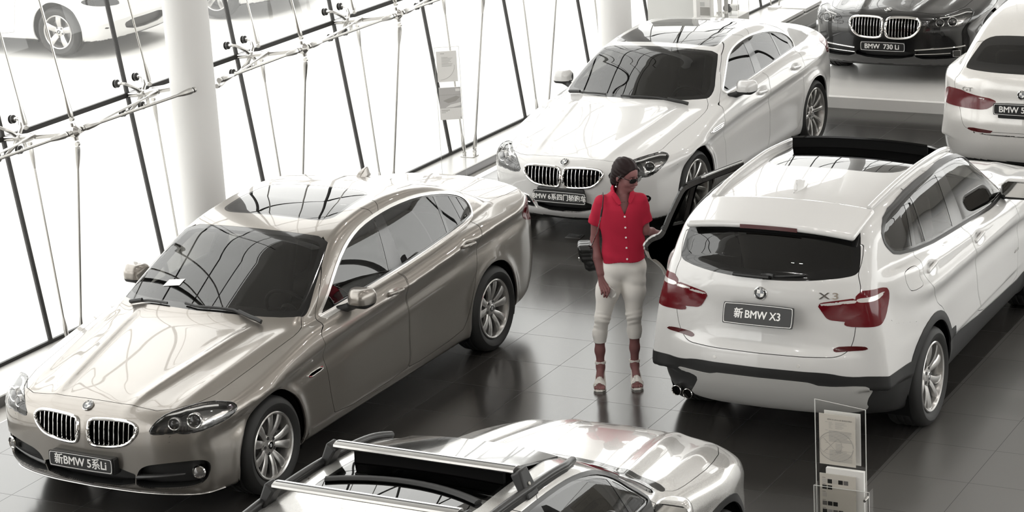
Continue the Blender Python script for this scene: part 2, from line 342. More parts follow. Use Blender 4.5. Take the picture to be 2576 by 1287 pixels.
def white_coupe_body():
    return Body(dents=[(-.10,.868,.08,.033,.02),(-.99,.918,.08,.033,.02)],wb=2.968,wr=.337,ar=.385,flare=.016,cl=.015,
    W=[(-2.7,.68),(-2.4,.79),(-2.0,.895),(-1.48,.945),(-.8,.935),(0,.93),(1.0,.94),(1.48,.947),(1.85,.925),(2.15,.87),(2.4,.80)],
    SP=[(.16,-.11),(.22,-.05),(.32,-.02),(.5,-.012),(.65,-.004),(.8,0),(.9,-.012),(1.0,-.04),(1.15,-.08)],
    CL=[(-2.6,.93),(-2.0,.92),(-1.2,.88),(-.1,.83),(.6,.80),(1.1,.76),(1.6,.71),(2.3,.62)],
    XF=[(.14,2.20),(.20,2.30),(.28,2.355),(.42,2.37),(.55,2.375),(.63,2.365),(.70,2.335),(.78,2.26)],
    BF=[(0,0),(.3,.02),(.5,.065),(.65,.13),(.75,.20),(.83,.30),(.90,.44)],
    XR=[(.2,-2.46),(.3,-2.54),(.45,-2.60),(.6,-2.63),(.8,-2.62),(.92,-2.58),(1.0,-2.60),(1.08,-2.64)],
    BR=[(0,0),(.3,.04),(.5,.11),(.65,.21),(.78,.36),(.86,.5),(.92,.66)],
    ZD=[(2.38,.66),(2.30,.715),(2.1,.775),(1.85,.825),(1.5,.88),(1.1,.94),(.8,.975),(.5,1.0),(-.3,1.045),(-.9,1.08),(-1.5,1.09),(-2.0,1.065),(-2.4,1.035),(-2.66,1.025)],
    CR=[(2.35,.06),(2.0,.08),(1.5,.085),(1.0,.06),(.5,.055),(-1.3,.08),(-1.8,.12),(-2.2,.11),(-2.6,.06)],
    ZR=[(1.4,.75),(1.0,.955),(.8,1.055),(.5,1.215),(.3,1.305),(.15,1.342),(-.05,1.37),(-.3,1.388),(-.55,1.392),(-.85,1.38),(-1.15,1.345),(-1.45,1.285),(-1.7,1.215),(-1.95,1.13),(-2.15,1.05),(-2.33,.92),(-2.44,.72),(-2.52,.40)],
    YB=[(1.2,.75),(.8,.79),(.3,.81),(-.5,.815),(-1.2,.80),(-1.6,.73),(-2.1,.62)],
    ZB=[(1.2,.95),(.7,.955),(-.3,.99),(-.9,1.02),(-1.5,1.035),(-2.2,1.05)],
    TU=[(1.2,.34),(.5,.38),(-1.0,.42),(-1.6,.5),(-2.1,.55)],bow=.5,
    BOT=[(2.4,.15),(1.5,.15),(-1.5,.16),(-2.4,.22),(-2.65,.25)],
    xm=-.6,cf=.30,cb=.22,cr=.015,kj=.03,kg=.05,ks=.055,
    ridges=[dict(pts=[(.9,.55),(2.2,.36)],h=.017,w=.05,x0=.95,x1=2.15),dict(pts=[(.9,.74),(2.2,.62)],h=.008,w=.06,x0=.95,x1=2.0)])
def white_suv_body():
    return Body(dents=[(-.26,1.035,.075,.036,.02),(-1.36,1.135,.075,.036,.02)],wb=2.81,wr=.352,ar=.40,flare=.012,cl=.014,
    W=[(-2.45,.80),(-2.2,.875),(-1.9,.915),(-1.4,.938),(-.7,.925),(0,.92),(.9,.925),(1.4,.938),(1.8,.915),(2.1,.86),(2.35,.80)],
    SP=[(.2,-.10),(.3,-.045),(.42,-.02),(.6,-.012),(.8,-.004),(.95,0),(1.08,-.015),(1.2,-.04),(1.4,-.08)],
    CL=[(-2.4,1.08),(-1.9,1.06),(-1.2,1.0),(-.1,.945),(.6,.92),(1.1,.88),(1.6,.82),(2.3,.75)],
    XF=[(.2,2.18),(.3,2.27),(.45,2.32),(.65,2.34),(.8,2.335),(.95,2.30),(1.03,2.22)],
    BF=[(0,0),(.3,.015),(.5,.05),(.65,.11),(.75,.18),(.83,.27),(.90,.42)],
    XR=[(.3,-2.22),(.4,-2.29),(.5,-2.325),(.62,-2.34),(.72,-2.33),(.8,-2.275),(.9,-2.25),(1.0,-2.24),(1.1,-2.25),(1.2,-2.235),(1.3,-2.20),(1.5,-2.10)],
    BR=[(0,0),(.3,.014),(.5,.055),(.65,.12),(.75,.205),(.83,.32),(.90,.5)],
    ZD=[(2.36,.85),(2.25,.91),(2.0,.985),(1.6,1.06),(1.2,1.11),(.9,1.12),(.5,1.14),(-.3,1.19),(-.9,1.235),(-1.5,1.29),(-2.0,1.31),(-2.4,1.31)],
    CR=[(2.3,.06),(2.0,.075),(1.5,.075),(1.0,.065),(.5,.065),(-2.4,.07)],
    ZR=[(1.45,.90),(1.08,1.11),(.85,1.235),(.5,1.44),(.28,1.55),(.12,1.60),(-.05,1.625),(-.35,1.642),(-.7,1.655),(-1.0,1.652),(-1.4,1.638),(-1.7,1.61),(-1.9,1.575),(-1.98,1.545),(-2.04,1.49),(-2.10,1.40),(-2.19,1.23),(-2.225,1.12),(-2.245,.9),(-2.255,.4)],
    YB=[(1.2,.75),(.9,.79),(.3,.83),(-.5,.84),(-1.4,.81),(-1.9,.755),(-2.3,.68)],
    ZB=[(1.2,1.07),(.6,1.08),(-.3,1.125),(-.9,1.17),(-1.5,1.25),(-2.2,1.30)],
    TU=[(1.2,.27),(.5,.26),(-1.0,.25),(-1.6,.27),(-2.2,.33)],bow=.16,
    BOT=[(2.4,.24),(1.5,.20),(-1.5,.22),(-2.2,.30),(-2.4,.33)],
    xm=-.3,cf=.33,cb=.12,cr=.03,kj=.03,kg=.07,ks=.06,
    ridges=[dict(pts=[(1.0,.55),(2.1,.36)],h=.012,w=.06,x0=1.1,x1=2.1),dict(pts=[(1.0,.74),(2.1,.62)],h=.010,w=.06,x0=1.05,x1=2.0)])
class Scaled:
    """a body stretched to another car's size"""
    def __init__(s,b,sx,sy,sz): s.b=b; s.k=(sx,sy,sz); s.wb=b.wb*sx; s.wr=b.wr; s.ar=b.ar
    def __call__(s,x,y,z): return s.b(x/s.k[0],y/s.k[1],z/s.k[2])
def black_limousine_body(): return Scaled(champagne_body(),1.033,1.023,.995)
def white_hatch_body():
    return Body(wb=3.07,wr=.345,ar=.395,flare=.012,cl=.010,
    W=[(-2.65,.80),(-2.3,.88),(-1.9,.925),(-1.54,.945),(-.8,.935),(0,.935),(1.0,.94),(1.54,.945),(1.9,.92),(2.2,.87),(2.45,.80)],
    SP=[(.2,-.09),(.28,-.04),(.4,-.015),(.6,-.005),(.8,0),(.95,0),(1.05,-.015),(1.2,-.05),(1.35,-.09)],
    CL=[(-2.6,1.04),(-2.0,1.03),(-1.2,.99),(-.1,.93),(.6,.88),(1.1,.83),(1.6,.77),(2.3,.68)],
    XF=[(.16,2.26),(.22,2.34),(.30,2.385),(.42,2.395),(.56,2.40),(.66,2.39),(.76,2.36),(.84,2.28)],
    BF=[(0,0),(.3,.014),(.5,.045),(.65,.09),(.75,.14),(.83,.215),(.90,.35)],
    XR=[(.25,-2.44),(.35,-2.52),(.5,-2.58),(.66,-2.60),(.78,-2.575),(.9,-2.55),(1.0,-2.54),(1.06,-2.52),(1.12,-2.47),(1.2,-2.38)],
    BR=[(0,0),(.3,.016),(.5,.06),(.65,.12),(.75,.19),(.83,.30),(.90,.46)],
    ZD=[(2.42,.72),(2.34,.79),(2.2,.845),(2.0,.885),(1.6,.955),(1.2,1.02),(.9,1.05),(.5,1.07),(-.3,1.10),(-.9,1.14),(-1.5,1.17),(-2.0,1.17),(-2.3,1.15),(-2.6,1.10)],
    CR=[(2.4,.06),(2.0,.085),(1.5,.085),(1.0,.075),(.5,.06),(-2.0,.08),(-2.6,.06)],
    ZR=[(1.5,.85),(1.16,1.04),(.9,1.17),(.6,1.325),(.36,1.445),(.2,1.49),(0,1.525),(-.3,1.552),(-.6,1.559),(-1.0,1.545),(-1.4,1.505),(-1.7,1.45),(-1.9,1.39),(-2.1,1.30),(-2.25,1.22),(-2.4,1.12),(-2.47,1.03),(-2.50,.85),(-2.515,.4)],
    YB=[(1.2,.76),(.9,.795),(.3,.82),(-.5,.83),(-1.4,.81),(-1.9,.76),(-2.4,.68)],
    ZB=[(1.2,1.0),(.7,1.0),(-.3,1.03),(-.9,1.06),(-1.5,1.09),(-2.3,1.10)],
    TU=[(1.2,.27),(.5,.29),(-1.0,.30),(-1.6,.33),(-2.3,.40)],bow=.25,
    BOT=[(2.4,.19),(1.5,.17),(-1.5,.18),(-2.3,.25),(-2.6,.28)],
    xm=-.6,cf=.33,cb=.18,cr=.02,kj=.04,kg=.07,ks=.06)
def white_crossover_body():
    return Body(wb=2.76,wr=.335,ar=.385,flare=.018,cl=.012,
    W=[(-2.3,.78),(-2.1,.84),(-1.8,.88),(-1.38,.898),(-.7,.89),(0,.885),(.9,.89),(1.38,.90),(1.7,.885),(1.95,.84),(2.2,.77)],
    SP=[(.18,-.10),(.28,-.045),(.4,-.02),(.55,-.012),(.7,-.004),(.85,0),(.95,-.012),(1.05,-.04),(1.2,-.08)],
    CL=[(-2.2,.99),(-1.9,.98),(-1.2,.94),(-.1,.885),(.6,.86),(1.1,.83),(1.6,.77),(2.2,.70)],
    XF=[(.16,2.05),(.24,2.13),(.35,2.18),(.5,2.20),(.65,2.20),(.76,2.17),(.86,2.08)],
    BF=[(0,0),(.3,.016),(.5,.055),(.65,.12),(.75,.20),(.83,.32),(.88,.46)],
    XR=[(.25,-2.15),(.4,-2.23),(.6,-2.26),(.8,-2.23),(1.0,-2.18),(1.2,-2.10)],
    BR=[(0,0),(.3,.012),(.5,.045),(.65,.10),(.75,.18),(.83,.30),(.90,.5)],
    ZD=[(2.2,.76),(2.1,.83),(1.9,.90),(1.6,.955),(1.2,1.005),(.9,1.035),(.5,1.05),(-.3,1.07),(-.9,1.11),(-1.5,1.16),(-2.2,1.2)],
    CR=[(2.2,.07),(2.0,.09),(1.5,.085),(1.0,.075),(.5,.07),(-2.2,.08)],
    ZR=[(1.35,.85),(1.0,1.02),(.75,1.16),(.45,1.325),(.25,1.405),(.1,1.44),(-.15,1.465),(-.5,1.478),(-.9,1.474),(-1.3,1.455),(-1.6,1.43),(-1.85,1.385),(-1.95,1.32),(-2.05,1.16),(-2.10,.95),(-2.12,.4)],
    YB=[(1.1,.72),(.8,.76),(.3,.785),(-.5,.79),(-1.3,.77),(-1.8,.72),(-2.1,.66)],
    ZB=[(1.2,.97),(.6,.975),(-.3,1.01),(-.9,1.05),(-1.5,1.10),(-2.2,1.15)],
    TU=[(1.2,.28),(.5,.30),(-1.0,.31),(-1.6,.34),(-2.1,.38)],bow=.25,
    BOT=[(2.2,.2),(1.5,.18),(-1.5,.2),(-2.2,.27)],
    xm=-.4,cf=.33,cb=.14,cr=.02,kj=.03,kg=.06,ks=.055,
    ridges=[dict(pts=[(.9,.50),(2.1,.33)],h=.016,w=.05,x0=.95,x1=2.05),dict(pts=[(.9,.70),(2.1,.58)],h=.014,w=.06,x0=.95,x1=1.95)])
def white_saloon_body(): return Scaled(champagne_body(),.93,.97,.99)
# ---------------------------------------------------------------- cutting a body shell into the parts of a car
(BODY,GAP,HOOD,FDOOR,RDOOR,LID,WS,WSG,TRIM,SEAL,SG,PIL,RW,RWG,RG,RGG,LAMP,TAIL,KID,INTAKE,CLAD,ARCH,UNDER,FB,TSTRIP,REFL,FUEL,SKID,SIDEIN,GILL)=range(30)
def U_of(k,V):
    x,y,z=V.T; q=np.abs(y)
    return np.stack({'S':(x,z),'F':(q,z),'F0':(y,z),'B':(y,z),'B2':(q,z),'T':(x,y),'TT':(x,q),'D':((x-q)*.7071,z),'D2':((x+q)*.7071,z)}[k],1)
def can(k,C,N):
    if k=='S': return np.abs(N[:,1])>.15
    if k in('F','F0'): return (C[:,0]>.9)&(N[:,0]>.02)
    if k in('B','B2'): return (C[:,0]<-.9)&(N[:,0]<.25)
    if k=='D': return (C[:,0]>.9)&(N[:,0]+np.abs(N[:,1])>.15)
    if k=='D2': return (C[:,0]<-.9)&(np.abs(N[:,1])-N[:,0]>.15)
    return (N[:,2]>.08)&(C[:,2]>.5)
class Shell:
    def __init__(s,F,lo,hi,h):
        s.F=F; s.V,s.T=nets(F,lo,hi,h,True); s.V=project(F,s.V); s.lab=np.zeros(len(s.T),int)
    def tri(s):
        a,b,c=(s.V[s.T[:,i]] for i in range(3)); n=np.cross(b-a,c-a); return (a+b+c)/3,n/(np.linalg.norm(n,axis=1,keepdims=True)+1e-15)
    def region(s,lab,k,poly,off=0,frm=(BODY,),rnd=2,gap=0,sgn=0,raw=False):
        p=np.array(poly,float) if raw else chaikin(poly,rnd)
        for o,l in ((off,GAP),(off+gap,lab)) if gap else ((off,lab),):
            d=sdpoly(U_of(k,s.V),p)+o; C,N=s.tri(); e=can(k,C,N)
            if sgn: e&=(C[:,1]*sgn>0)
            f=tuple(frm)+((GAP,) if gap and l!=GAP else ())
            e&=np.isin(s.lab,f); s.V,s.T,s.lab=cut(s.V,s.T,s.lab,d,e,l)
    def split(s,k,poly,labs,sgn):
        """cut along a polygon but keep every label"""
        for q in labs:
            s.region(q+100,k,poly,frm=(q,),rnd=1,sgn=sgn)
        s.lab%=100
    def line(s,k,pts,w=.0045,frm=(BODY,),sgn=0):
        """a shut line: a thin open strip along a polyline"""
        P=np.array(pts,float); t=np.gradient(P,axis=0); n=np.stack([-t[:,1],t[:,0]],1); n/=np.linalg.norm(n,axis=1,keepdims=True)
        s.region(GAP,k,np.concatenate([P+n*w/2,(P-n*w/2)[::-1]]),frm=frm,raw=True,sgn=sgn)
    def finish(s):
        s.N=grad(s.F,s.V); s.N/=np.linalg.norm(s.N,axis=1,keepdims=True)+1e-9
        s.C,s.NT=s.tri()
    def get(s,m,off=0.):
        t=s.T[m]; u,i=np.unique(t,return_inverse=True); i=i.reshape(t.shape); return s.V[u]-s.N[u]*off,i,s.N[u]
def boundary(T):
    e=np.concatenate([T[:,[0,1]],T[:,[1,2]],T[:,[2,0]]]); k=np.sort(e,1); u,inv,c=np.unique(k,axis=0,return_inverse=True,return_counts=True)
    return e[c[inv.reshape(-1)]==1]
def islands(T,n):
    l=np.arange(n)
    while True:
        m=l[T].min(1); q=l.copy()
        for k in range(3): np.minimum.at(q,T[:,k],m)
        q=q[q]
        if (q==l).all(): return l
        l=q
def panel(name,V,T,N,mat,parent,depth=.014):
    """sheet with its edges turned inwards"""
    e=boundary(T); u,i=np.unique(e,return_inverse=True); i=i.reshape(e.shape); n=len(V); k=len(u)
    A=V[u]; B=V[u]-N[u]*depth
    V2=np.concatenate([V,A,B]); W=np.stack([n+i[:,1],n+i[:,0],n+k+i[:,0],n+k+i[:,1]],1)
    # edge normals point along the sheet, outwards
    t=V[e[:,1]]-V[e[:,0]]; w=np.cross(t,N[e[:,0]]); w/=np.linalg.norm(w,axis=1,keepdims=True)+1e-12
    en=np.zeros((k,3)); np.add.at(en,i[:,0],w); np.add.at(en,i[:,1],w); en/=np.linalg.norm(en,axis=1,keepdims=True)+1e-12
    F=T.tolist()+W.tolist(); return add(name,V2,F,mat,parent,np.concatenate([N,en,en]))
def recess(name,V,T,N,depth,mats,parent,d=None):
    """pocket: floor set back along d (or the normal) with walls up to the rim; mats=(floor, wall)"""
    e=boundary(T); n=len(V); D=N if d is None else np.broadcast_to(np.array(d,float),V.shape)
    V2=np.concatenate([V-D*depth,V]); F=T.tolist()+[(a+n,a,b,b+n) for a,b in e]; F=T.tolist()+[(b+n,b,a,a+n)[::-1] for a,b in e]
    return add(name,V2,F,mats,parent,None,[0]*len(T)+[min(1,len(mats)-1)]*len(e))
def solve_on(F,ax,a,b,lo,hi,n=260):
    """outermost surface point along axis ax (from hi towards lo) at the other two coordinates"""
    a=np.atleast_1d(np.asarray(a,float)); b=np.broadcast_to(np.asarray(b,float),a.shape); t=np.linspace(hi,lo,n)
    g=np.broadcast_to(t[None],(len(a),n)); A=np.broadcast_to(a[:,None],g.shape); B=np.broadcast_to(b[:,None],g.shape)
    v=F(*((g,A,B) if ax==0 else (A,g,B) if ax==1 else (A,B,g))); k=np.argmax(v<0,1); k=np.maximum(k,1); r=np.arange(len(a))
    v0=v[r,k-1]; v1=v[r,k]; w=np.clip(v0/np.where(v0==v1,1,v0-v1),0,1); return t[k-1]*(1-w)+t[k]*w
def front_x(F,y,z): return solve_on(F,0,y,z,.8,2.9)
def back_x(F,y,z): return solve_on(F,0,y,z,-.8,-2.9)
def side_y(F,x,z): return solve_on(F,1,x,z,0,1.2)
def top_z(F,x,y): return solve_on(F,2,x,y,.4,1.8)
def nrm(F,p):
    g=grad(F,np.atleast_2d(np.asarray(p,float))); return g/np.linalg.norm(g,axis=1,keepdims=True)
def resample(P,n,closed=True):
    P=np.asarray(P,float); Q=np.concatenate([P,P[:1]]) if closed else P
    L=np.r_[0,np.cumsum(np.linalg.norm(np.diff(Q,axis=0),axis=1))]; t=np.linspace(0,L[-1],n,endpoint=not closed)
    return np.stack([np.interp(t,L,Q[:,i]) for i in range(Q.shape[1])],1)
# ---------------------------------------------------------------- wheels
def wheel_meshes(R,rim,w,style):
    """tyre, rim, hub and disc meshes: axis along y, outer face at y=0"""
    ax=(np.array([[1,0,0],[0,0,1],[0,-1,0]],float),(0,0,0))   # lathe height -> -? (height h maps to y=h)
    ax=(np.array([[1,0,0],[0,0,1],[0,1,0]],float),(0,0,0))
    t=PM(); s=w
    prof=[(rim-.004,-.012),(rim+.012,-.004),(rim+.03,.010),(rim+(R-rim)*.55,.016),(R-.022,.004),(R-.008,-.012),(R,-.035)]
    for g in (.30,.5,.70): prof+=[(R,-s*g+.012),(R-.007,-s*g+.008),(R-.007,-s*g-.008),(R,-s*g-.012)]
    prof+=[(R,-s+.03),(R-.01,-s+.006),(rim+(R-rim)*.5,-s-.012),(rim+.005,-s+.01)]
    t.lathe(prof,64,0,ax)
    r=PM()
    r.lathe([(rim-.002,-.016),(rim+.003,-.002),(rim-.004,.004),(rim-.016,-.002),(rim-.022,-.02),(rim-.034,-.07),(rim-.038,-s+.03),(rim-.01,-s+.01)],64,0,ax)
    def spoke(a0,a1,w0,w1,dish=-.045,tip=-.012,bend=0.,rm=rim-.012,th=.028,twist=0.):
        rr=np.linspace(.040,rm,10); u=(rr-rr[0])/(rr[-1]-rr[0]); a=a0+(a1-a0)*u+bend*np.sin(np.pi*u)
        y=dish+(tip-dish)*u**1.6+.018*np.sin(np.pi*u); hw=w0+(w1-w0)*u; rows=[]
        for k in range(10):
            c,sn=math.cos(a[k]),math.sin(a[k]); e=np.array([c,0,sn]); q=np.array([-sn,0,c]); o=e*rr[k]
            tw=twist*hw[k]
            for dq,dy in ((-hw[k],-th),(-hw[k],-.006-tw),(-hw[k]*.55,0-tw*.5),(hw[k]*.55,0+tw*.5),(hw[k],-.006+tw),(hw[k],-th)): rows.append(o+q*dq+np.array([0,y[k]+dy,0]))
        F=[(i*6+j,(i+1)*6+j,(i+1)*6+(j+1)%6,i*6+(j+1)%6) for i in range(9) for j in range(6)]+[tuple(range(6)),tuple(range(54,60))[::-1]]
        r.put(rows,F,0)
    for k in range(5):
        a=2*np.pi*k/5+.35
        if style=='v':
            for q in (-1,1): spoke(a+q*.20,a+q*.275,.018,.033,bend=q*.02)
        elif style=='ten':
            for q in (-1,1): spoke(a+q*.26,a+q*.314,.015,.021,dish=-.05)
        elif style=='y':
            for q,b in ((-1,.05),(1,.10)): spoke(a+q*.10,a+q*.27,.020,.030,bend=b,twist=.18*q,dish=-.05)
        else: spoke(a,a,.034,.042)
    r.lathe([(0.0005,-.030),(.03,-.030),(.066,-.037),(.078,-.05),(.07,-.09),(.0005,-.09)],32,0,ax)
    for k in range(5):
        a=2*np.pi*k/5+.35+(.628 if style in('v','y','ten') else .628); c=(.056*math.cos(a),-.031,.056*math.sin(a))
        r.lathe([(.0005,0),(.011,0),(.012,-.006)],14,1,(ax[0],c))
    d=PM(); d.lathe([(.05,-.085),(.155,-.085),(.155,-.11),(.05,-.11)],40,0,ax)
    d.box((-.06,-.13,.08),(.06,-.07,.165),1)
    h=PM(); h.lathe([(.0005,-.0255),(.012,-.0255)],24,1,ax); h.lathe([(.012,-.0255),(.027,-.026)],24,0,ax); h.lathe([(.027,-.0255),(.031,-.028),(.031,-.034)],24,2,ax)
    for q in (0,1): h.put([(0,-.025,0)]+[(.0125*math.cos(a),-.025,.0125*math.sin(a)) for a in np.linspace(q*np.pi,q*np.pi+np.pi/2,6)],[(0,i+1,i+2) for i in range(5)],3)
    return t,r,d,h
def put_wheels(root,B,y,R,rim,w,style,mats=None):
    t,r,d,h=wheel_meshes(R,rim,w,style); first=None
    for x in (B.wb/2,-B.wb/2):
        for s in (1,-1):
            if first is None:
                o=t.out('tyre',M['rubber'],root,angle=35); k1=r.out('rim',[M['alloy'],M['lampdark']],o,angle=32); k2=d.out('brake_disc',[M['disc'],M['lampdark']],o,angle=30); k3=h.out('hub_cap',[M['gloss'],M['white_ink'],M['chrome'],M['grey_ink']],o,angle=30); first=(o,k1,k2,k3)
            else:
                o=first[0].copy(); COL.objects.link(o); o.parent=root
                for k in first[1:]: c=k.copy(); COL.objects.link(c); c.parent=o
            o.location=(x,s*y,R-.004); o.rotation_euler=(0,(.3*x+.5*s),0 if s>0 else math.pi)
# ---------------------------------------------------------------- small car parts
def roundel(root,P,n,r,letters=False,tilt=(0,0,1)):
    R=frame_of(n,tilt); p=PM()
    p.lathe([(r,0),(r,.006),(r*.93,.0085),(r*.90,.007)],36,0); p.lathe([(r*.90,.007),(r*.60,.0075)],36,1); p.lathe([(r*.60,.0075),(r*.57,.0085),(r*.55,.0075)],36,0)
    for q in range(4):
        p.put([(0,0,.0078)]+[(r*.55*math.cos(a),r*.55*math.sin(a),.0078) for a in np.linspace(q*np.pi/2,(q+1)*np.pi/2,8)],[(0,i+1,i+2) for i in range(7)],2 if q%2==1 else 3)
    o=p.out('roundel_emblem',[M['chrome'],M['gloss'],M['white_ink'],M['grey_ink']],root,angle=25); m=np.eye(4); m[:3,:3]=R; m[:3,3]=P; o.matrix_local=Matrix(m.tolist())
    for ch,a in (('B',130),('M',90),('W',50)):
        a=math.radians(a); c,s=math.cos(a),math.sin(a); q=np.array([[s,c,0],[-c,s,0],[0,0,1]])
        text_at('emblem_letter',ch,r*.36,(r*.75*c,r*.75*s,.0078),q,M['white_ink'],o,.0003,.0005)
    return o
def plate(root,P,n,w,h,words,up=(0,0,1),size=.078,sx=1.0):
    R=frame_of(n,up); p=PM()
    def rr(a,b,r=.012): return chaikin([(-a,-b+r),(-a+r,-b),(a-r,-b),(a,-b+r),(a,b-r),(a-r,b),(-a+r,b),(-a,b-r)],1)
    p.prism(rr(w/2,h/2),-.012,.004,0); a=rr(w/2-.006,h/2-.006); b=rr(w/2-.010,h/2-.010); n_=len(a)
    p.put([(*q,.0048) for q in a]+[(*q,.0048) for q in b],[(i,(i+1)%n_,n_+(i+1)%n_,n_+i) for i in range(n_)],1)
    o=p.out('number_plate',[M['platebl'],M['white_ink']],root,angle=30); m=np.eye(4); m[:3,:3]=R; m[:3,3]=P; o.matrix_local=Matrix(m.tolist())
    for tx,x,al in words: text_at('plate_lettering',tx,size,(x,-.002,.0045),np.eye(3),M['white_ink'],o,.0006,.0016,sx,al)
    return o
def door_mirror(root,F,x,z,paint,s,scale=1.0,glassy=True):
    """housing on a foot, mirror glass facing the rear"""
    y0=float(side_y(F,[x],[z-.07])[0])-.02; c=(x-.02,y0+.145*scale,z+.01)
    def G(X,Y,Z):
        Y=Y*s; k=1+.35*np.clip((Y-c[1])/.12,-1,1)*0
        a=rbox(X,Y,Z-.10*(Y-c[1])*.3,(c[0]+.0,c[1],c[2]),(.085*scale,.108*scale,.068*scale),.055*scale)
        a=smax(a,X-(c[0]+.085*scale-1.6*np.maximum(np.abs(Y-c[1])-.02,0)**2*8-.9*np.maximum(Z-c[2],0)**2*9),.03)
        a=np.maximum(a,c[0]-.062*scale-X)
        f=capsule(X,Y,Z,(x+.03,y0-.02,z-.085),(c[0]+.02,c[1]-.05,c[2]-.055),.034,.028); return smin(a,f,.02)
    def ix(C,N):
        q=np.zeros(len(C),int); q[(C[:,2]<c[2]-.034*scale)|(C[:,1]*s<y0+.04)]=1; q[(N[:,0]<-.85)&(C[:,1]*s>y0+.04)]=1; q[(N[:,0]<-.9)&(np.abs(C[:,1]*s-c[1])<.088*scale)&(np.abs(C[:,2]-c[2])<.05*scale)]=2; return q
    lo=np.array([x-.14,min(s*(y0-.08),s*(y0+.30)),z-.14]); hi=np.array([x+.14,max(s*(y0-.08),s*(y0+.30)),z+.11])
    return loft_solid(G,lo,hi,.011,'door_mirror',[paint,M['plastic'],M['chrome']],root,2,ix)
def handle(root,F,x,z,s,paint,L=.10):
    y=float(side_y(F,[x],[z])[0]); n=nrm(F,(x,y,z))[0]
    def G(X,Y,Z):
        Y=Y*s; return smin(rbox(X,Y,Z-.10*(X-x),(x,y+.026,z),(L,.012,.0135),.011),smin(rbox(X,Y,Z,(x+L-.02,y+.01,z+.008),(.016,.02,.011),.009),rbox(X,Y,Z,(x-L+.02,y+.01,z-.008),(.016,.02,.011),.009),.01),.012)
    ys=sorted((s*(y-.03),s*(y+.06))); return loft_solid(G,(x-L-.03,ys[0],z-.06),(x+L+.03,ys[1],z+.06),.0085,'door_handle',paint,root)
def wiper(root,F,pts,kind='T'):
    """arm and blade lying on the glass"""
    P=resample(np.array(pts,float),14,False)
    if kind=='T': z=top_z(F,P[:,0],P[:,1]); Q=np.c_[P,z]
    else: Q=np.c_[back_x(F,P[:,0],P[:,1]),P]
    Q=Q+nrm(F,Q)*.016; p=PM(); p.tube(Q,.010,6,0,flat=(.7,1)); p.tube(Q[:5]+nrm(F,Q[:5])*.012,.014,6,0); return p.out('wiper',M['plastic'],root)
def shark_fin(root,F,x,paint,s=1.0,y=0.):
    z=float(top_z(F,[x],[y])[0])
    def G(X,Y,Z):
        u=(X-x)/s; h=.062*s*np.clip(1-((u+.075)/.155)**2,0,1)*np.where(u<-.075,np.clip(1+(u+.075)/.02,0,1),1); w=.030*s*np.clip(1-((u-.0)/.10)**2*.65,.05,1)*(1-np.clip((Z-z)/(.075*s),0,1)*.75)
        return np.maximum(np.maximum(np.abs(Y-y)-w,(Z-z-h)*.6),z-.03-Z)
    return loft_solid(G,(x-.14*s,y-.06,z-.02),(x+.15*s,y+.06,z+.1),.008,'roof_antenna',paint,root,1)
def seat(root,x,y,z,mat,w=.25,bench=False):
    def G(X,Y,Z):
        hw=w if not bench else .60
        q=smin(rbox(X,Y,Z,(x+.05,y,z),(.26,hw,.085),.07),rbox(X+.36*(Z-z-.3),Y,Z,(x-.22,y,z+(.32 if not bench else .26)),(.075,hw*.94,.36 if not bench else .30),.07),.06)
        for yy in ((y,) if not bench else (-.38,.38)): q=smin(q,rbox(X+.30*(Z-z-.3),Y,Z,(x-.245,yy,z+(.77 if not bench else .66)),(.045,.125,.085 if not bench else .06),.045),.03)
        return q
    hw=w if not bench else .62
    return loft_solid(G,(x-.65,y-hw-.06,z-.14),(x+.38,y+hw+.06,z+.92),.03,'rear_bench' if bench else 'seat',mat,root,2)
def cabin(root,B,x0,zs,seatmat,roomy=0):
    """seats, dashboard and steering wheel seen through the glass; x0: windscreen base"""
    for y in (.37,-.37): seat(root,x0-1.12,y,zs,seatmat)
    seat(root,x0-1.98-roomy,0,zs+.03,seatmat,bench=True)
    zt=zs+.40
    def D(X,Y,Z): return smax(rbox(X,Y,Z,(x0-.22,0,zt-.12),(.26,.66,.13),.08),-(capsule(X,Y,Z,(x0-.52,.37,zt-.02),(x0-.52,.38,zt-.02),.14,.14)),.03)
    loft_solid(D,(x0-.55,-.72,zt-.3),(x0+.1,.72,zt+.06),.03,'dashboard',M['lining'],root)
    p=PM(); c=np.array([x0-.55,.37,zt-.03]); R=frame_of((-.9,0,.42)); a=np.linspace(0,2*np.pi,40,endpoint=False)
    p.tube([c+R@np.array([.185*math.cos(t),.185*math.sin(t),0]) for t in a],.015,8,0,True); p.lathe([(.0005,.02),(.05,.018),(.065,0),(.06,-.03)],24,0,(R,c))
    for t in (0,np.pi,-np.pi/2): p.tube([c+R@np.array([.04*math.cos(t),.04*math.sin(t),0]),c+R@np.array([.18*math.cos(t),.18*math.sin(t),0])],.013,8)
    p.tube([c,c+np.array([.4,0,-.15])],.03,8); p.out('steering_wheel',M['plastic'],root)
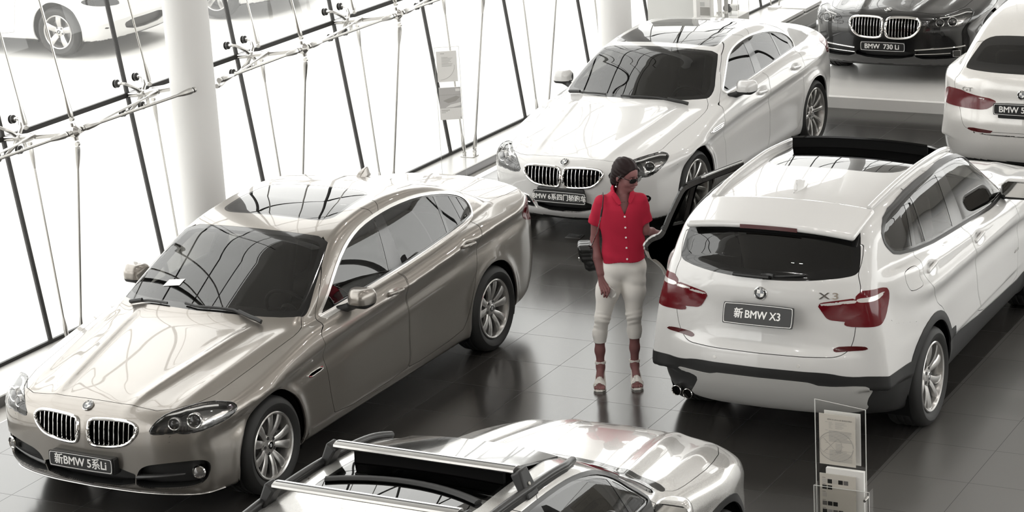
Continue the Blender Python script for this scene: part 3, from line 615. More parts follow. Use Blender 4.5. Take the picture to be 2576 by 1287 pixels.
# ---------------------------------------------------------------- turning a cut shell into the parts of one car
def diag(F,t,z,s=1,front=1):
    """surface point of the front (or rear) corner at diagonal coordinate t and height z"""
    t=np.atleast_1d(np.asarray(t,float))*1.41421; z=np.broadcast_to(np.asarray(z,float),t.shape); v=np.linspace(3.6,1.0,360)
    f=front; X=(f*v[None]+t[:,None])/2 if f>0 else (-v[None]+t[:,None])/2; Q=(v[None]-t[:,None])/2 if f>0 else (v[None]+t[:,None])/2
    g=F(X,Q,np.broadcast_to(z[:,None],X.shape)); k=np.maximum(np.argmax(g<0,1),1); r=np.arange(len(t))
    return np.c_[X[r,k],s*Q[r,k],z]
def circle(cx,cz,r,n=40): a=np.linspace(0,2*np.pi,n,endpoint=False); return np.stack([cx+r*np.cos(a),cz+r*np.sin(a)],1)
def arches(S,B,frm=(BODY,FB,FDOOR,RDOOR,GAP,CLAD)):
    for x in (B.wb/2,-B.wb/2):
        S.region(ARCH,'S',circle(x,B.wr,B.ar),frm=frm,raw=True)
def liners(root,B,yo,ar=None):
    ar=ar or B.ar
    for x in (B.wb/2,-B.wb/2):
        for s in (1,-1):
            p=PM(); a=np.linspace(math.radians(-24),math.radians(204),26); yi=.44; n=len(a); R=ar+.012
            V=[(x+R*math.cos(t),s*y,B.wr+R*math.sin(t)) for y in (yo,yi) for t in a]+[(x,s*yi,B.wr)]
            p.put(V,[(i,i+1,n+i+1,n+i) for i in range(n-1)]+[(n+i,n+i+1,2*n) for i in range(n-1)]); p.out('wheel_arch_liner',M['well'],root)
def kidneys(root,S,B,F,poly,slats=9,recess_d=.055,r=.0105):
    for s in (1,-1):
        m=(S.lab==KID)&(S.C[:,1]*s>0)
        if not m.any(): continue
        V,T,N=S.get(m); o=recess('kidney_grille',V,T,N,recess_d,[M['well'],M['gloss']],root,(1,0,.15))
        q=resample(chaikin(poly,2),64); P=np.c_[front_x(F,q[:,0],q[:,1]),s*q[:,0],q[:,1]]; P=P+nrm(F,P)*.004
        p=PM(); p.tube(P,r,8,0,True,flat=(1.15,1.15)); p.out('grille_surround',M['chrome'],o)
        ya,yb=poly[:,0].min(),poly[:,0].max(); p=PM()
        for yv in np.linspace(ya,yb,slats+2)[1:-1]:
            c=chaikin(poly,2); zz=[]
            for a,b in zip(c,np.roll(c,-1,0)):
                if (a[0]-yv)*(b[0]-yv)<0: zz.append(a[1]+(yv-a[0])/(b[0]-a[0])*(b[1]-a[1]))
            if len(zz)<2: continue
            z=np.linspace(min(zz)+.006,max(zz)-.006,10); x=front_x(F,np.full(10,yv),z)-.008-.006*np.sin(np.linspace(0,np.pi,10))
            p.tube(np.c_[x,np.full(10,s*yv),z],.0032,6,0,flat=(1,.75),up=(1,0,0)); p.tube(np.c_[x-.02,np.full(10,s*yv),z],.004,4,1,flat=(.8,4),up=(1,0,0))
        p.out('grille_slats',[M['chrome'],M['gloss']],o)
def headlamps(root,S,F,poly,cups,bright=.5,strip=None,rads=(.042,.052),depth=.06):
    P0=chaikin(poly,2)
    for s in (1,-1):
        m=(S.lab==LAMP)&(S.C[:,1]*s>0)
        if not m.any(): continue
        V,T,N=S.get(m); o=add('headlamp',V+N*.001,T,M['lens'],root,N)
        r=recess('lamp_housing',V,T,N,depth,[M['lampdark'],M['lampdark'],M['reflector']],o)
        t=(V[T].mean(1)); u=(t[:,0]-np.abs(t[:,1]))*.7071; zz=t[:,2]; lo,hi=poly[:,0].min(),poly[:,0].max()
        ix=np.zeros(len(r.data.polygons),np.int32); ix[len(T):]=1; ix[:len(T)][(u<lo+(hi-lo)*bright)]=2; r.data.polygons.foreach_set('material_index',ix)
        q=resample(P0,70); G=diag(F,q[:,0],q[:,1],s); p=PM(); p.tube(G+nrm(F,G)*.0005,.0042,6,0,True); p.out('lamp_gasket',M['gloss'],o)
        if strip is not None:
            st=resample(np.array(strip,float),16,False); G=diag(F,st[:,0],st[:,1],s); p=PM(); p.tube(G-nrm(F,G)*.010,.0085,6,0,flat=(1,.7)); p.out('light_strip',M['lampstrip'],o)
        for (x,y,z),rad in zip(cups,rads):
            c=np.array([x,s*y,z]); c=c-nrm(F,c)[0]*.040; R=frame_of((.93,.33*s,.12)); p=PM()
            p.lathe([(rad,-.03),(rad,.004),(rad*.93,.010),(rad*.82,.006),(rad*.80,-.006)],28,0,(R,c)); p.lathe([(rad*.80,-.006),(rad*.7,.004),(rad*.45,.014),(.0005,.018)],24,1,(R,c)); p.out('projector',[M['reflector'],M['gloss']],o,angle=30)
def tail_lamps(root,S,names=('tail_lamp',)):
    for s in (1,-1):
        m=np.isin(S.lab,(TAIL,TSTRIP))&(S.C[:,1]*s>0)
        if not m.any(): continue
        V,T,N=S.get(m,-.003); panel('tail_lamp',V,T,N,[M['red'],M['clearlamp']],root,.02).data.polygons.foreach_set('material_index',np.r_[(S.lab[m]==TSTRIP).astype(np.int32),np.zeros(len(boundary(T)),np.int32)])
def assemble(root,S,B,paint,trim='brightwork',glass='carglass',lid='boot_lid',door=None,lininglight=None):
    """door: (polygon, hinge xy, angle) of a left door that stands open"""
    S.finish(); F=S.F; L=S.lab; C=S.C
    L[(L==BODY)&(S.NT[:,2]<-.7)&(C[:,2]<.42)]=UNDER
    for x in (B.wb/2,-B.wb/2): L[np.isin(L,(UNDER,BODY,CLAD))&(np.hypot(C[:,0]-x,C[:,2]-B.wr)<B.ar)&(np.abs(C[:,1])>.45)&(C[:,2]<B.wr+.05)&(S.NT[:,2]<-.3)]=ARCH
    mv=np.zeros(len(L),bool)
    if door is not None: mv=(sdpoly(np.stack([C[:,0],C[:,2]],1),chaikin(door[0],1))<0)&(C[:,1]>.4)&(np.abs(S.NT[:,1])>.15)
    def swing(o):
        h=Matrix.Translation((door[1][0],door[1][1],0)); o.matrix_local=h@Matrix.Rotation(door[2],4,'Z')@h.inverted()
    def one(lab,name,mat,sides=False,off=0,depth=.014):
        for s in ((1,-1) if sides else (0,)):
            m=np.isin(L,lab)
            if s: m=m&(C[:,1]*s>0)
            for k in (m&~mv,m&mv):
                if k.sum()<3: continue
                V,T,N=S.get(k,off); o=panel(name,V,T,N,mat,root,depth)
                if (k&mv).any(): swing(o)
    one([BODY],'body_shell',paint); one([UNDER],'underbody',M['plastic']); one([HOOD],'hood',paint); one([FB],'bumper',paint)
    one([FDOOR],'front_door',paint,True); one([RDOOR],'rear_door',paint,True); one([LID],lid,paint)
    one([CLAD],'lower_cladding',M['plastic'],off=-.006); one([FUEL],'fuel_flap',paint); one([REFL],'reflector',M['darkred'],True,off=-.002); one([SKID],'skid_plate',M['skid'],off=-.016)
    one([TRIM],'window_trim',M[trim],True,off=-.005); one([SEAL,PIL],'window_seal',M['gloss'],True,off=.001)
    for (a,b,n,g) in ((WS,WSG,'windshield',glass),(RW,RWG,'rear_window',glass if glass!='carglass' else 'privacy'),(RG,RGG,'roof_glass','darkglass')):
        m=np.isin(L,(a,b))
        if m.sum()<3: continue
        V,T,N=S.get(m,.001); add(n,V,T,[M['gloss'],M[g]],root,N,(L[m]==b).astype(np.int32))
    m=L==SG
    if m.any():
        V,T,N=S.get(m,.003); l=islands(T,len(V)); il=l[T[:,0]]; full=np.flatnonzero(m)
        for k in np.unique(il):
            q=il==k
            if q.sum()<12: continue
            u,i=np.unique(T[q],return_inverse=True); o=add('side_window',V[u],i.reshape(-1,3),M[glass],root,N[u])
            if mv[full[q]].any(): swing(o)
    for lab,n in ((INTAKE,'lower_intake'),(SIDEIN,'side_intake')):
        for s in ((0,) if lab==INTAKE else (1,-1)):
            m=L==lab
            if s: m=m&(C[:,1]*s>0)
            if m.sum()>2: V,T,N=S.get(m); recess(n,V,T,N,.06,[M['plastic'],M['plastic']],root)
    for s in (1,-1):
        m=(L==GILL)&(C[:,1]*s>0)
        if m.sum()>2:
            V,T,N=S.get(m); o=recess('side_gill',V,T,N,.02,[M['gloss'],M['gloss']],root); e=boundary(T); p=PM()
            nx=dict(e.tolist()); k=e[0,0]; loop=[k]
            while nx.get(loop[-1],k)!=k and len(loop)<len(e): loop.append(nx[loop[-1]])
            p.tube(resample(V[loop]+N[loop]*.003,40),.006,6,0,True); p.out('gill_surround',M['chrome'],o)
    tail_lamps(root,S)
    m=np.isin(L,(BODY,HOOD,FDOOR,RDOOR,LID,TRIM,SEAL,PIL,CLAD,FUEL,UNDER,WS,RW,RG,TAIL,TSTRIP,FB,REFL,SKID))&~mv
    V,T,N=S.get(m,.030); add('cabin_lining',V,T,M['lining'],root,-N)
    if door is not None:
        m=mv&np.isin(L,(RDOOR,TRIM,SEAL,PIL,BODY)); V,T,N=S.get(m,.045); z=V[T].mean(1)
        o=panel('door_card',V,T,-N,[M['lining'],M['trimbeige']],root,.035); ix=np.zeros(len(o.data.polygons),np.int32); q=np.stack([z[:,0],z[:,2]],1); ix[:len(T)]=(z[:,2]<1.02)&(sdpoly(q,chaikin(door[0],1))<-.085); e=boundary(T); ix[len(T):]=(V[e[:,0],2]<1.10); o.data.polygons.foreach_set('material_index',ix); swing(o)
    return F
def sedan_cuts(S,B,k=(1,1,1)):
    K=lambda p,a,b: np.array(p,float)*[k[a],k[b]]
    S.region(WS,'TT',K([(.262,-.2),(.253,.264),(.210,.600),(.389,.660),(.645,.727),(.80,.770),(.885,.762),(.970,.599),(1.041,.35),(1.074,.0),(1.076,-.2)],0,1),rnd=1)
    S.region(WSG,'TT',K([(.262,-.2),(.253,.264),(.210,.600),(.389,.660),(.645,.727),(.80,.770),(.885,.762),(.970,.599),(1.041,.35),(1.074,.0),(1.076,-.2)],0,1),off=.05,frm=(WS,),rnd=2)
    S.region(RW,'TT',K([(-1.33,-.2),(-1.34,.3),(-1.38,.52),(-1.55,.565),(-1.95,.60),(-2.0,.5),(-2.05,.2),(-2.06,-.2)],0,1)); S.region(RWG,'TT',K([(-1.33,-.2),(-1.34,.3),(-1.38,.52),(-1.55,.565),(-1.95,.60),(-2.0,.5),(-2.05,.2),(-2.06,-.2)],0,1),off=.04,frm=(RW,))
    D=K([(.775,.957),(.563,1.075),(.378,1.200),(.203,1.293),(.029,1.356),(-.142,1.394),(-.378,1.416),(-.629,1.424),(-.901,1.411),(-1.172,1.368),(-1.407,1.305),(-1.560,1.235),(-1.612,1.160),(-1.607,1.090),(-1.55,1.055),(-.914,1.017),(-.317,.985),(.266,.970),(.542,.963)],0,2)
    S.region(TRIM,'S',D,rnd=1); S.region(SEAL,'S',D,off=.022,frm=(TRIM,),rnd=1); S.region(SG,'S',D,off=.034,frm=(SEAL,),rnd=2)
    S.region(PIL,'S',K([(-.350,1.45),(-.225,.98),(-.42,.98),(-.44,1.45)],0,2),frm=(SG,),rnd=0); S.region(PIL,'S',K([(-1.135,1.45),(-1.115,1.0),(-1.15,1.0),(-1.165,1.45)],0,2),frm=(SG,),rnd=0)
    S.region(HOOD,'TT',K([(2.257,-.2),(2.258,.33),(2.248,.57),(2.035,.738),(1.596,.777),(1.177,.808),(1.03,.819),(.9,.79),(.7,.6),(.7,-.2)],0,1),gap=.0042,rnd=1)
    S.region(FDOOR,'S',K([(.775,.955),(.889,.917),(.888,.850),(.847,.607),(.809,.387),(.77,.262),(-.20,.272),(-.268,.339),(-.261,.479),(-.275,.787),(-.252,.91),(-.34,1.0),(-.37,1.42),(-.2,1.52),(.3,1.38),(.7,1.05)],0,2),gap=.0045,rnd=1)
    S.region(RDOOR,'S',K([(-.345,1.0),(-.259,.91),(-.282,.787),(-.268,.479),(-.275,.339),(-.21,.272),(-1.05,.30),(-1.117,.374),(-1.165,.47),(-1.275,.68),(-1.335,.85),(-1.36,.93),(-1.47,1.045),(-1.60,1.16),(-1.58,1.26),(-1.3,1.42),(-.8,1.5),(-.38,1.5)],0,2),gap=.0045,rnd=1)
    S.line('S',K([(-1.6,.262),(-.2,.262),(.77,.25),(1.3,.25)],0,2),.004)
    S.region(LID,'TT',K([(-2.02,-.2),(-2.02,.55),(-2.05,.66),(-2.3,.70),(-2.75,.66),(-2.75,-.2)],0,1),gap=.0042,rnd=1)
    S.region(TAIL,'D2',K([(-1.42,.90),(-1.40,.985),(-1.12,1.02),(-.95,1.0),(-.905,.93),(-.96,.86),(-1.15,.82),(-1.38,.84)],0,2),frm=(BODY,LID,GAP))
def champagne_car():
    root=empty('sedan_car','champagne metallic sedan with dark sunroof, its nose towards the lower left','car',(-9.564,13.915,0),-1.5790)
    B=champagne_body(); S=Shell(B,(-2.80,0,.12),(2.52,1.0,1.56),.0175)
    lamp=np.array([(1.313,.645),(1.272,.712),(1.186,.768),(1.044,.788),(.913,.790),(.822,.786),(.737,.774),(.708,.745),(.727,.717),(.803,.688),(.900,.674),(.993,.660),(1.099,.653),(1.119,.662),(1.200,.655)])
    kid=np.array([(.040,.60),(.042,.685),(.062,.708),(.178,.718),(.340,.722),(.408,.702),(.424,.662),(.375,.596),(.315,.560),(.20,.540),(.080,.536),(.050,.556)])
    S.region(LAMP,'D',lamp,rnd=2); S.region(KID,'F',kid,rnd=2)
    sedan_cuts(S,B)
    sun=[(.048,-.2),(.046,.3),(.033,.40),(-.02,.465),(-.08,.487),(-.53,.468),(-.625,.42),(-.672,.22),(-.685,-.2)]
    S.region(RG,'TT',sun,rnd=2); S.region(RGG,'TT',sun,off=.022,frm=(RG,))
    S.region(INTAKE,'F',[(-.2,.400),(.385,.400),(.35,.245),(-.2,.222)],rnd=1)
    side=[(.372,.335),(.425,.425),(.60,.455),(.785,.472),(.832,.448),(.836,.387),(.807,.300),(.700,.268),(.366,.250)]
    S.region(SIDEIN,'F',side,rnd=2)
    S.region(GILL,'S',[(1.091,.676),(.900,.686),(.889,.660),(1.073,.650)],rnd=1)
    S.line('S',[(2.03,.700),(1.966,.680),(1.88,.664),(1.786,.652)]); S.line('F',[(.60,.612),(.66,.652),(.71,.650),(.73,.608),(.66,.597),(.60,.606)],.003)
    arches(S,B); F=assemble(root,S,B,M['champagne'])
    kidneys(root,S,B,F,kid,9); headlamps(root,S,F,lamp,[(2.285,.655,.728),(2.195,.765,.742)],.48,[(1.27,.715),(1.19,.764),(1.05,.780),(.92,.781),(.83,.777)])
    for s in (1,-1):
        c=np.array([float(front_x(F,[.772],[.376])[0])-.03,s*.772,.376]); p=PM(); R=frame_of((.9,.35*s,0)); p.lathe([(.046,-.03),(.046,.012),(.040,.02),(.038,.01)],28,0,(R,c)); p.lathe([(.038,.01),(.02,.016),(.0005,.018)],24,1,(R,c)); p.out('fog_lamp',[M['chrome'],M['foglens']],root,angle=30)
        q=resample(np.array([(.372,.338),(.52,.352),(.70,.372)]),10,False); P=np.c_[front_x(F,q[:,0],q[:,1])-.022,s*q[:,0],q[:,1]]; p=PM(); p.tube(P,np.linspace(.024,.010,10),8,0,flat=(1.2,.75)); p.out('intake_blade',M['lampdark'],root)
        door_mirror(root,F,.47,1.035,M['champagne'],s)
        for x,z in ((-.10,.915),(-1.19,.957)): handle(root,F,x,z,s,M['champagne'])
    y=np.linspace(-.84,.84,41); p=PM(); p.tube(np.c_[front_x(F,np.abs(y),np.full(41,.212))+.004,y,np.full(41,.212)],.008,8,0,flat=(1.3,.8)); p.out('front_lip',M['alloy'],root)
    roundel(root,(float(front_x(F,[0],[.772])[0])-.002,-.0,.776),nrm(F,(float(front_x(F,[0],[.772])[0]),0,.772))[0],.041)
    plate(root,(2.447,-.005,.425),(1,0,.05),.525,.112,[('新BMW 5系Li',0,'CENTER')],size=.079,sx=.93)
    p=PM(); p.box((2.36,-.26,.36),(2.437,.26,.475)); p.out('plate_holder',M['plastic'],root,bevel=.01)
    wiper(root,F,[(1.06,.55),(1.02,.30),(1.05,.02),(1.03,-.10)]); wiper(root,F,[(1.0,-.60),(1.0,-.45),(1.035,-.25)]); shark_fin(root,F,-1.22,M['champagne'])
    P=np.array([(x,y,0) for x,y in ((.80,-.26),(.80,-.40),(.86,-.42),(.86,-.27))]); P[:,2]=top_z(F,P[:,0],P[:,1])+.004; p=PM(); p.put(P,[(0,1,2,3)]); p.out('windshield_sticker',M['paper'],root)
    cabin(root,B,1.0,.52,M['seat'],.12); liners(root,B,.885); put_wheels(root,B,.918,.338,.233,.225,'v')
    return root
def coupe_car():
    root=empty('sedan_car','white four-door coupe with black glass roof, standing behind the woman','car',(-9.455,20.696,0),-1.5774)
    B=white_coupe_body(); S=Shell(B,(-2.78,0,.12),(2.50,1.0,1.46),.0185); W=M['white']
    lamp=np.array([(1.335,.604),(1.304,.655),(1.205,.714),(1.065,.737),(.930,.751),(.808,.757),(.738,.748),(.745,.724),(.851,.662),(.944,.607),(1.032,.597),(1.113,.603),(1.253,.590)])
    kid=np.array([(.012,.525),(.012,.640),(.036,.668),(.181,.674),(.345,.672),(.396,.645),(.391,.607),(.348,.557),(.293,.518),(.211,.503),(.045,.498)])
    S.region(LAMP,'D',lamp,rnd=2); S.region(KID,'F',kid,rnd=2)
    w=[(.195,-.2),(.197,.127),(.190,.35),(.163,.595),(.30,.645),(.468,.695),(.60,.74),(.71,.742),(.755,.71),(.86,.50),(.915,.28),(.940,.0),(.942,-.2)]
    S.region(WS,'TT',w,rnd=1); S.region(WSG,'TT',w,off=.045,frm=(WS,),rnd=2)
    g=[(.105,-.2),(.102,.30),(.09,.50),(.05,.535),(-.05,.532),(-.70,.47),(-.86,.40),(-.93,.25),(-.945,-.2)]
    S.region(RG,'TT',g,rnd=1); S.region(RGG,'TT',g,off=.02,frm=(RG,),rnd=1)
    D=np.array([(.600,.972),(.380,1.115),(.181,1.223),(.089,1.262),(-.043,1.297),(-.180,1.318),(-.346,1.329),(-.517,1.333),(-.675,1.326),(-.825,1.311),(-.972,1.287),(-1.099,1.257),(-1.209,1.220),(-1.301,1.165),(-1.345,1.105),(-1.32,1.046),(-1.24,1.034),(-.865,1.026),(-.370,1.000),(.052,.977)])
    S.region(TRIM,'S',D,rnd=1); S.region(SEAL,'S',D,off=.017,frm=(TRIM,),rnd=1); S.region(SG,'S',D,off=.028,frm=(SEAL,),rnd=2)
    S.region(PIL,'S',[(-.345,1.36),(-.222,.98),(-.38,.98),(-.46,1.36)],frm=(SG,),rnd=0); S.region(PIL,'S',[(-.925,1.36),(-.885,1.0),(-.915,1.0),(-.955,1.36)],frm=(SG,),rnd=0)
    r=[(-1.40,-.2),(-1.42,.3),(-1.48,.49),(-1.7,.52),(-2.05,.53),(-2.12,.4),(-2.17,.0),(-2.17,-.2)]; S.region(RW,'TT',r); S.region(RWG,'TT',r,off=.04,frm=(RW,))
    S.region(HOOD,'TT',[(2.229,-.2),(2.229,.278),(2.224,.46),(2.111,.640),(1.891,.755),(1.610,.752),(1.403,.765),(1.145,.800),(.911,.795),(.76,.745),(.6,.6),(.6,-.2)],gap=.004,rnd=1)
    S.region(FDOOR,'S',[(.62,.955),(.78,.92),(.861,.822),(.84,.70),(.813,.557),(.79,.30),(.74,.23),(-.20,.245),(-.29,.333),(-.287,.615),(-.267,.847),(-.37,1.0),(-.46,1.33),(-.2,1.40),(.3,1.24)],gap=.0045,rnd=1)
    S.region(RDOOR,'S',[(-.377,1.0),(-.274,.847),(-.294,.615),(-.297,.333),(-.21,.245),(-1.0,.27),(-1.06,.36),(-1.12,.52),(-1.172,.70),(-1.178,.856),(-1.19,.96),(-1.27,1.03),(-1.34,1.10),(-1.25,1.24),(-.9,1.38),(-.5,1.40)],gap=.0045,rnd=1)
    S.region(LID,'TT',[(-2.13,-.2),(-2.12,.5),(-2.16,.60),(-2.40,.60),(-2.75,.56),(-2.75,-.2)],gap=.004,rnd=1)
    S.region(TAIL,'D2',[(-1.45,.86),(-1.42,.94),(-1.15,.985),(-.84,.972),(-.72,.93),(-.70,.885),(-.78,.86),(-1.10,.82),(-1.40,.80)],frm=(BODY,LID,GAP)); S.region(TSTRIP,'D2',[(-1.3,.90),(-.80,.925),(-.72,.912),(-.80,.905),(-1.3,.88)],frm=(TAIL,),rnd=0)
    S.region(INTAKE,'F',[(-.2,.385),(.29,.385),(.258,.268),(-.2,.262)],rnd=1)
    S.region(SIDEIN,'F',[(.60,.432),(.555,.424),(.493,.411),(.345,.385),(.312,.345),(.28,.280),(.374,.288),(.50,.31),(.70,.34),(.77,.37),(.775,.42),(.72,.438)],rnd=2)
    S.region(GILL,'S',[(1.20,.795),(.90,.806),(.885,.792),(.93,.775),(1.17,.768)],rnd=1)
    S.line('S',[(1.99,.688),(1.926,.662),(1.85,.645),(1.787,.640),(1.72,.645)],.004)
    arches(S,B); F=assemble(root,S,B,W)
    kidneys(root,S,B,F,kid,9); headlamps(root,S,F,lamp,[(2.20,.66,.672),(2.108,.765,.695)],.45,[(1.20,.708),(1.06,.728),(.93,.742),(.81,.748),(.76,.742)],(.040,.050))
    for s in (1,-1):
        door_mirror(root,F,.42,1.02,W,s,.96)
        for x,z in ((-.10,.868),(-.99,.918)): handle(root,F,x,z,s,W)
        q=resample(np.array([(.60,.437),(.50,.416),(.352,.388),(.318,.347),(.285,.275)]),20,False); P=np.c_[front_x(F,q[:,0],q[:,1]),s*q[:,0],q[:,1]]; p=PM(); p.tube(P,.0075,6); p.out('intake_trim',M['chrome'],root)
        q=resample(np.array([(.36,.318),(.55,.335),(.73,.352)]),10,False); P=np.c_[front_x(F,q[:,0],q[:,1])-.02,s*q[:,0],q[:,1]]; p=PM(); p.tube(P,.006,6); p.out('intake_blade',M['alu'],root)
        P=np.c_[front_x(F,[.73,.75],[.40,.40])-.02,s*np.array([.66,.755]),[.395,.398]]; p=PM(); p.tube(P,.016,8,0,flat=(1,.8)); p.out('fog_lamp',M['foglens'],root)
        P=np.array([(1.205,.783),(1.06,.787),(.92,.792)]); p=PM(); p.tube(np.c_[P[:,0],s*(side_y(F,P[:,0],P[:,1])+.002),P[:,1]],.009,8,0,flat=(1,.8)); p.out('gill_bar',M['chrome'],root)
    x=float(front_x(F,[0],[.709])[0]); roundel(root,(x-.002,0,.712),nrm(F,(x,0,.709))[0],.041)
    plate(root,(2.398,-.018,.41),(1,0,.05),.53,.112,[('BMW 6系四门轿跑车',0,'CENTER')],size=.062,sx=.95)
    p=PM(); p.box((2.31,-.25,.34),(2.388,.22,.49)); p.out('plate_holder',M['plastic'],root,bevel=.01)
    wiper(root,F,[(.91,.60),(.90,.30),(.925,.05),(.92,-.08)]); wiper(root,F,[(.80,-.68),(.86,-.45),(.90,-.25)])
    cabin(root,B,.88,.46,M['seat'],.02); liners(root,B,.90); put_wheels(root,B,.925,.34,.258,.245,'ten')
    return root
def roof_rails(root,F,pts,mat,r=.017,flat=(1.1,1.0)):
    for s in (1,-1):
        P=resample(np.array(pts,float),40,False); z=top_z(F,P[:,0],P[:,1]); h=.036*np.sin(np.pi*np.clip(np.linspace(0,1,40)*1.0,.04,.96))**.22
        p=PM(); p.tube(np.c_[P[:,0],s*P[:,1],z+h],r,10,0,flat=flat)
        V=[]; n=40
        for k in range(n): V+=[(P[k,0],s*P[k,1]-.010,z[k]-.01),(P[k,0],s*P[k,1]-.010,z[k]+h[k]),(P[k,0],s*P[k,1]+.010,z[k]+h[k]),(P[k,0],s*P[k,1]+.010,z[k]-.01)]
        p.put(V,[(4*k+i,4*k+4+i,4*k+4+(i+1)%4,4*k+(i+1)%4) for k in range(n-1) for i in range(4)]); p.out('roof_rail',mat,root)
def tilted_panel(root,F,x0,x1,hw,rise,front=.012,skirt=.06):
    """glass roof panel standing up at its rear edge over a black skirt"""
    ys=np.linspace(-hw,hw,15); za=top_z(F,np.full(15,x0),ys)+front; zb=top_z(F,np.full(15,x1),ys)+rise; p=PM(); V=[]
    for y,a,b in zip(ys,za,zb): V+=[(x0,y,a),(x1,y,b),(x1,y,b-.014),(x0,y,a-.014)]
    p.put(V,[(4*k+i,4*k+4+i,4*k+4+(i+1)%4,4*k+(i+1)%4) for k in range(14) for i in range(4)]+[(0,1,2,3),(59,58,57,56)])
    o=p.out('sunroof_panel',M['gloss'],root,angle=25); p=PM(); V=[]
    for y,a,b in zip(ys,za,zb): V+=[(x1+.012,y*.99,b-.012),(x1+.006,y*.99,b-rise-.01),(x1+.035,y*.99,b-rise-.01),(x1+.04,y*.99,b-.012)]
    p.put(V,[(4*k+i,4*k+4+i,4*k+4+(i+1)%4,4*k+(i+1)%4) for k in range(14) for i in range(4)]+[(0,1,2,3),(59,58,57,56)]); p.out('wind_deflector',M['well'],o)
    return o
def suv_car():
    root=empty('suv_car','white sport utility car with its back to the viewer and one rear door open','car',(-5.878,16.419,0),1.578)
    B=white_suv_body(); S=Shell(B,(-2.46,0,.15),(2.46,1.0,1.74),.0185); W=M['white']
    rw=[(-.2,1.546),(.2,1.546),(.56,1.534),(.600,1.527),(.63,1.43),(.645,1.32),(.636,1.272),(.54,1.252),(.37,1.236),(.17,1.222),(0,1.220),(-.2,1.220)]
    S.region(RW,'B2',rw,rnd=2); S.region(RWG,'B2',rw,off=.055,frm=(RW,),rnd=2)
    S.region(TAIL,'B2',[(.385,1.089),(.52,1.110),(.668,1.133),(.675,.966),(.50,.970),(.455,.980),(.425,1.024)],rnd=1)
    S.region(TAIL,'D2',[(-1.066,1.176),(-.937,1.180),(-.850,1.168),(-.822,1.147),(-.827,1.069),(-.876,.987),(-.934,.951),(-1.0,.938),(-1.148,.934),(-1.155,.96),(-1.10,1.05)],rnd=1)
    S.region(TSTRIP,'B2',[(.400,1.083),(.648,1.118),(.650,1.098),(.415,1.067)],frm=(TAIL,),rnd=0); S.region(TSTRIP,'D2',[(-1.071,1.126),(-.997,1.136),(-.883,1.146),(-.845,1.135),(-.90,1.118),(-.986,1.106),(-1.078,1.100)],frm=(TAIL,),rnd=1)
    S.region(REFL,'D2',[(-1.216,.792),(-1.107,.803),(-1.015,.803),(-1.035,.781),(-1.065,.774),(-1.150,.765),(-1.235,.760)],rnd=1)
    S.region(LID,'B2',[(-.2,.724),(.49,.727),(.555,.737),(.60,.765),(.622,.80),(.640,.86),(.650,.94),(.660,1.00),(.664,1.13),(.672,1.19),(.652,1.25),(.640,1.28),(.655,1.36),(.64,1.48),(-.2,1.48)],gap=.0045,rnd=1)
    S.line('TT',[(-1.607,-.2),(-1.609,.05),(-1.613,.30),(-1.637,.60)],.004)
    w=[(.205,-.2),(.203,.3),(.15,.62),(.4,.69),(.65,.74),(.78,.765),(.86,.75),(.97,.5),(1.02,.2),(1.03,-.2)]; S.region(WS,'TT',w,rnd=1); S.region(WSG,'TT',w,off=.05,frm=(WS,),rnd=1)
    D=[(-1.649,1.572),(-1.268,1.606),(-.919,1.616),(-.509,1.614),(-.242,1.601),(-.043,1.579),(.106,1.546),(.20,1.508),(.38,1.428),(.60,1.308),(.78,1.195),(.85,1.135),(.83,1.098),(.709,1.090),(.588,1.088),(.368,1.090),(.175,1.100),(-.446,1.160),(-1.045,1.206),(-1.149,1.218),(-1.435,1.257),(-1.724,1.306),(-1.789,1.364),(-1.825,1.422),(-1.803,1.500)]
    S.region(TRIM,'S',D,rnd=1); S.region(SEAL,'S',D,off=.022,frm=(TRIM,),rnd=1); S.region(SG,'S',D,off=.036,frm=(SEAL,),rnd=2)
    for q in ([(-1.245,1.64),(-1.40,1.22),(-1.47,1.22),(-1.315,1.64)],[(-1.176,1.64),(-1.173,1.2),(-1.197,1.2),(-1.2,1.64)],[(-.455,1.64),(-.37,1.14),(-.62,1.14),(-.618,1.64)],[(.60,1.36),(.70,1.06),(.74,1.06),(.64,1.36)]): S.region(PIL,'S',q,frm=(SG,),rnd=0)
    g=[(.03,-.2),(.025,.46),(-.03,.52),(-.70,.53),(-.83,.49),(-.90,.38),(-.915,.2),(-.915,-.2)]; S.region(RG,'TT',g,rnd=1); S.region(RGG,'TT',g,off=.02,frm=(RG,),rnd=1)
    for q in ([(-1.085,.515),(-.65,.468),(-.25,.436),(.25,.415),(.76,.403),(.98,.42),(.98,.1),(-1.085,.1)],[(-1.76,.56),(-2.0,.572),(-2.5,.6),(-2.5,.1),(-1.76,.1)],[(1.76,.5),(2.5,.5),(2.5,.1),(1.76,.1)]): S.region(CLAD,'S',q,rnd=0)
    for x in (1.405,-1.405): S.region(CLAD,'S',circle(x,.352,.462),raw=True)
    S.region(CLAD,'B2',[(-.2,.630),(.38,.630),(.50,.622),(.575,.603),(.66,.592),(.735,.596),(.83,.600),(.95,.585),(1.0,.1),(-.2,.1)],rnd=1)
    S.region(SKID,'B',[(.625,.533),(.55,.540),(.37,.538),(.33,.548),(.297,.557),(-.16,.559),(-.332,.557),(-.375,.549),(-.427,.529),(-.702,.529),(-.75,.510),(-.69,.40),(-.70,.34),(-.60,.318),(-.35,.316),(0,.314),(.45,.318),(.56,.345),(.50,.42),(.455,.49),(.50,.515),(.60,.515),(.635,.522)],frm=(CLAD,),rnd=1)
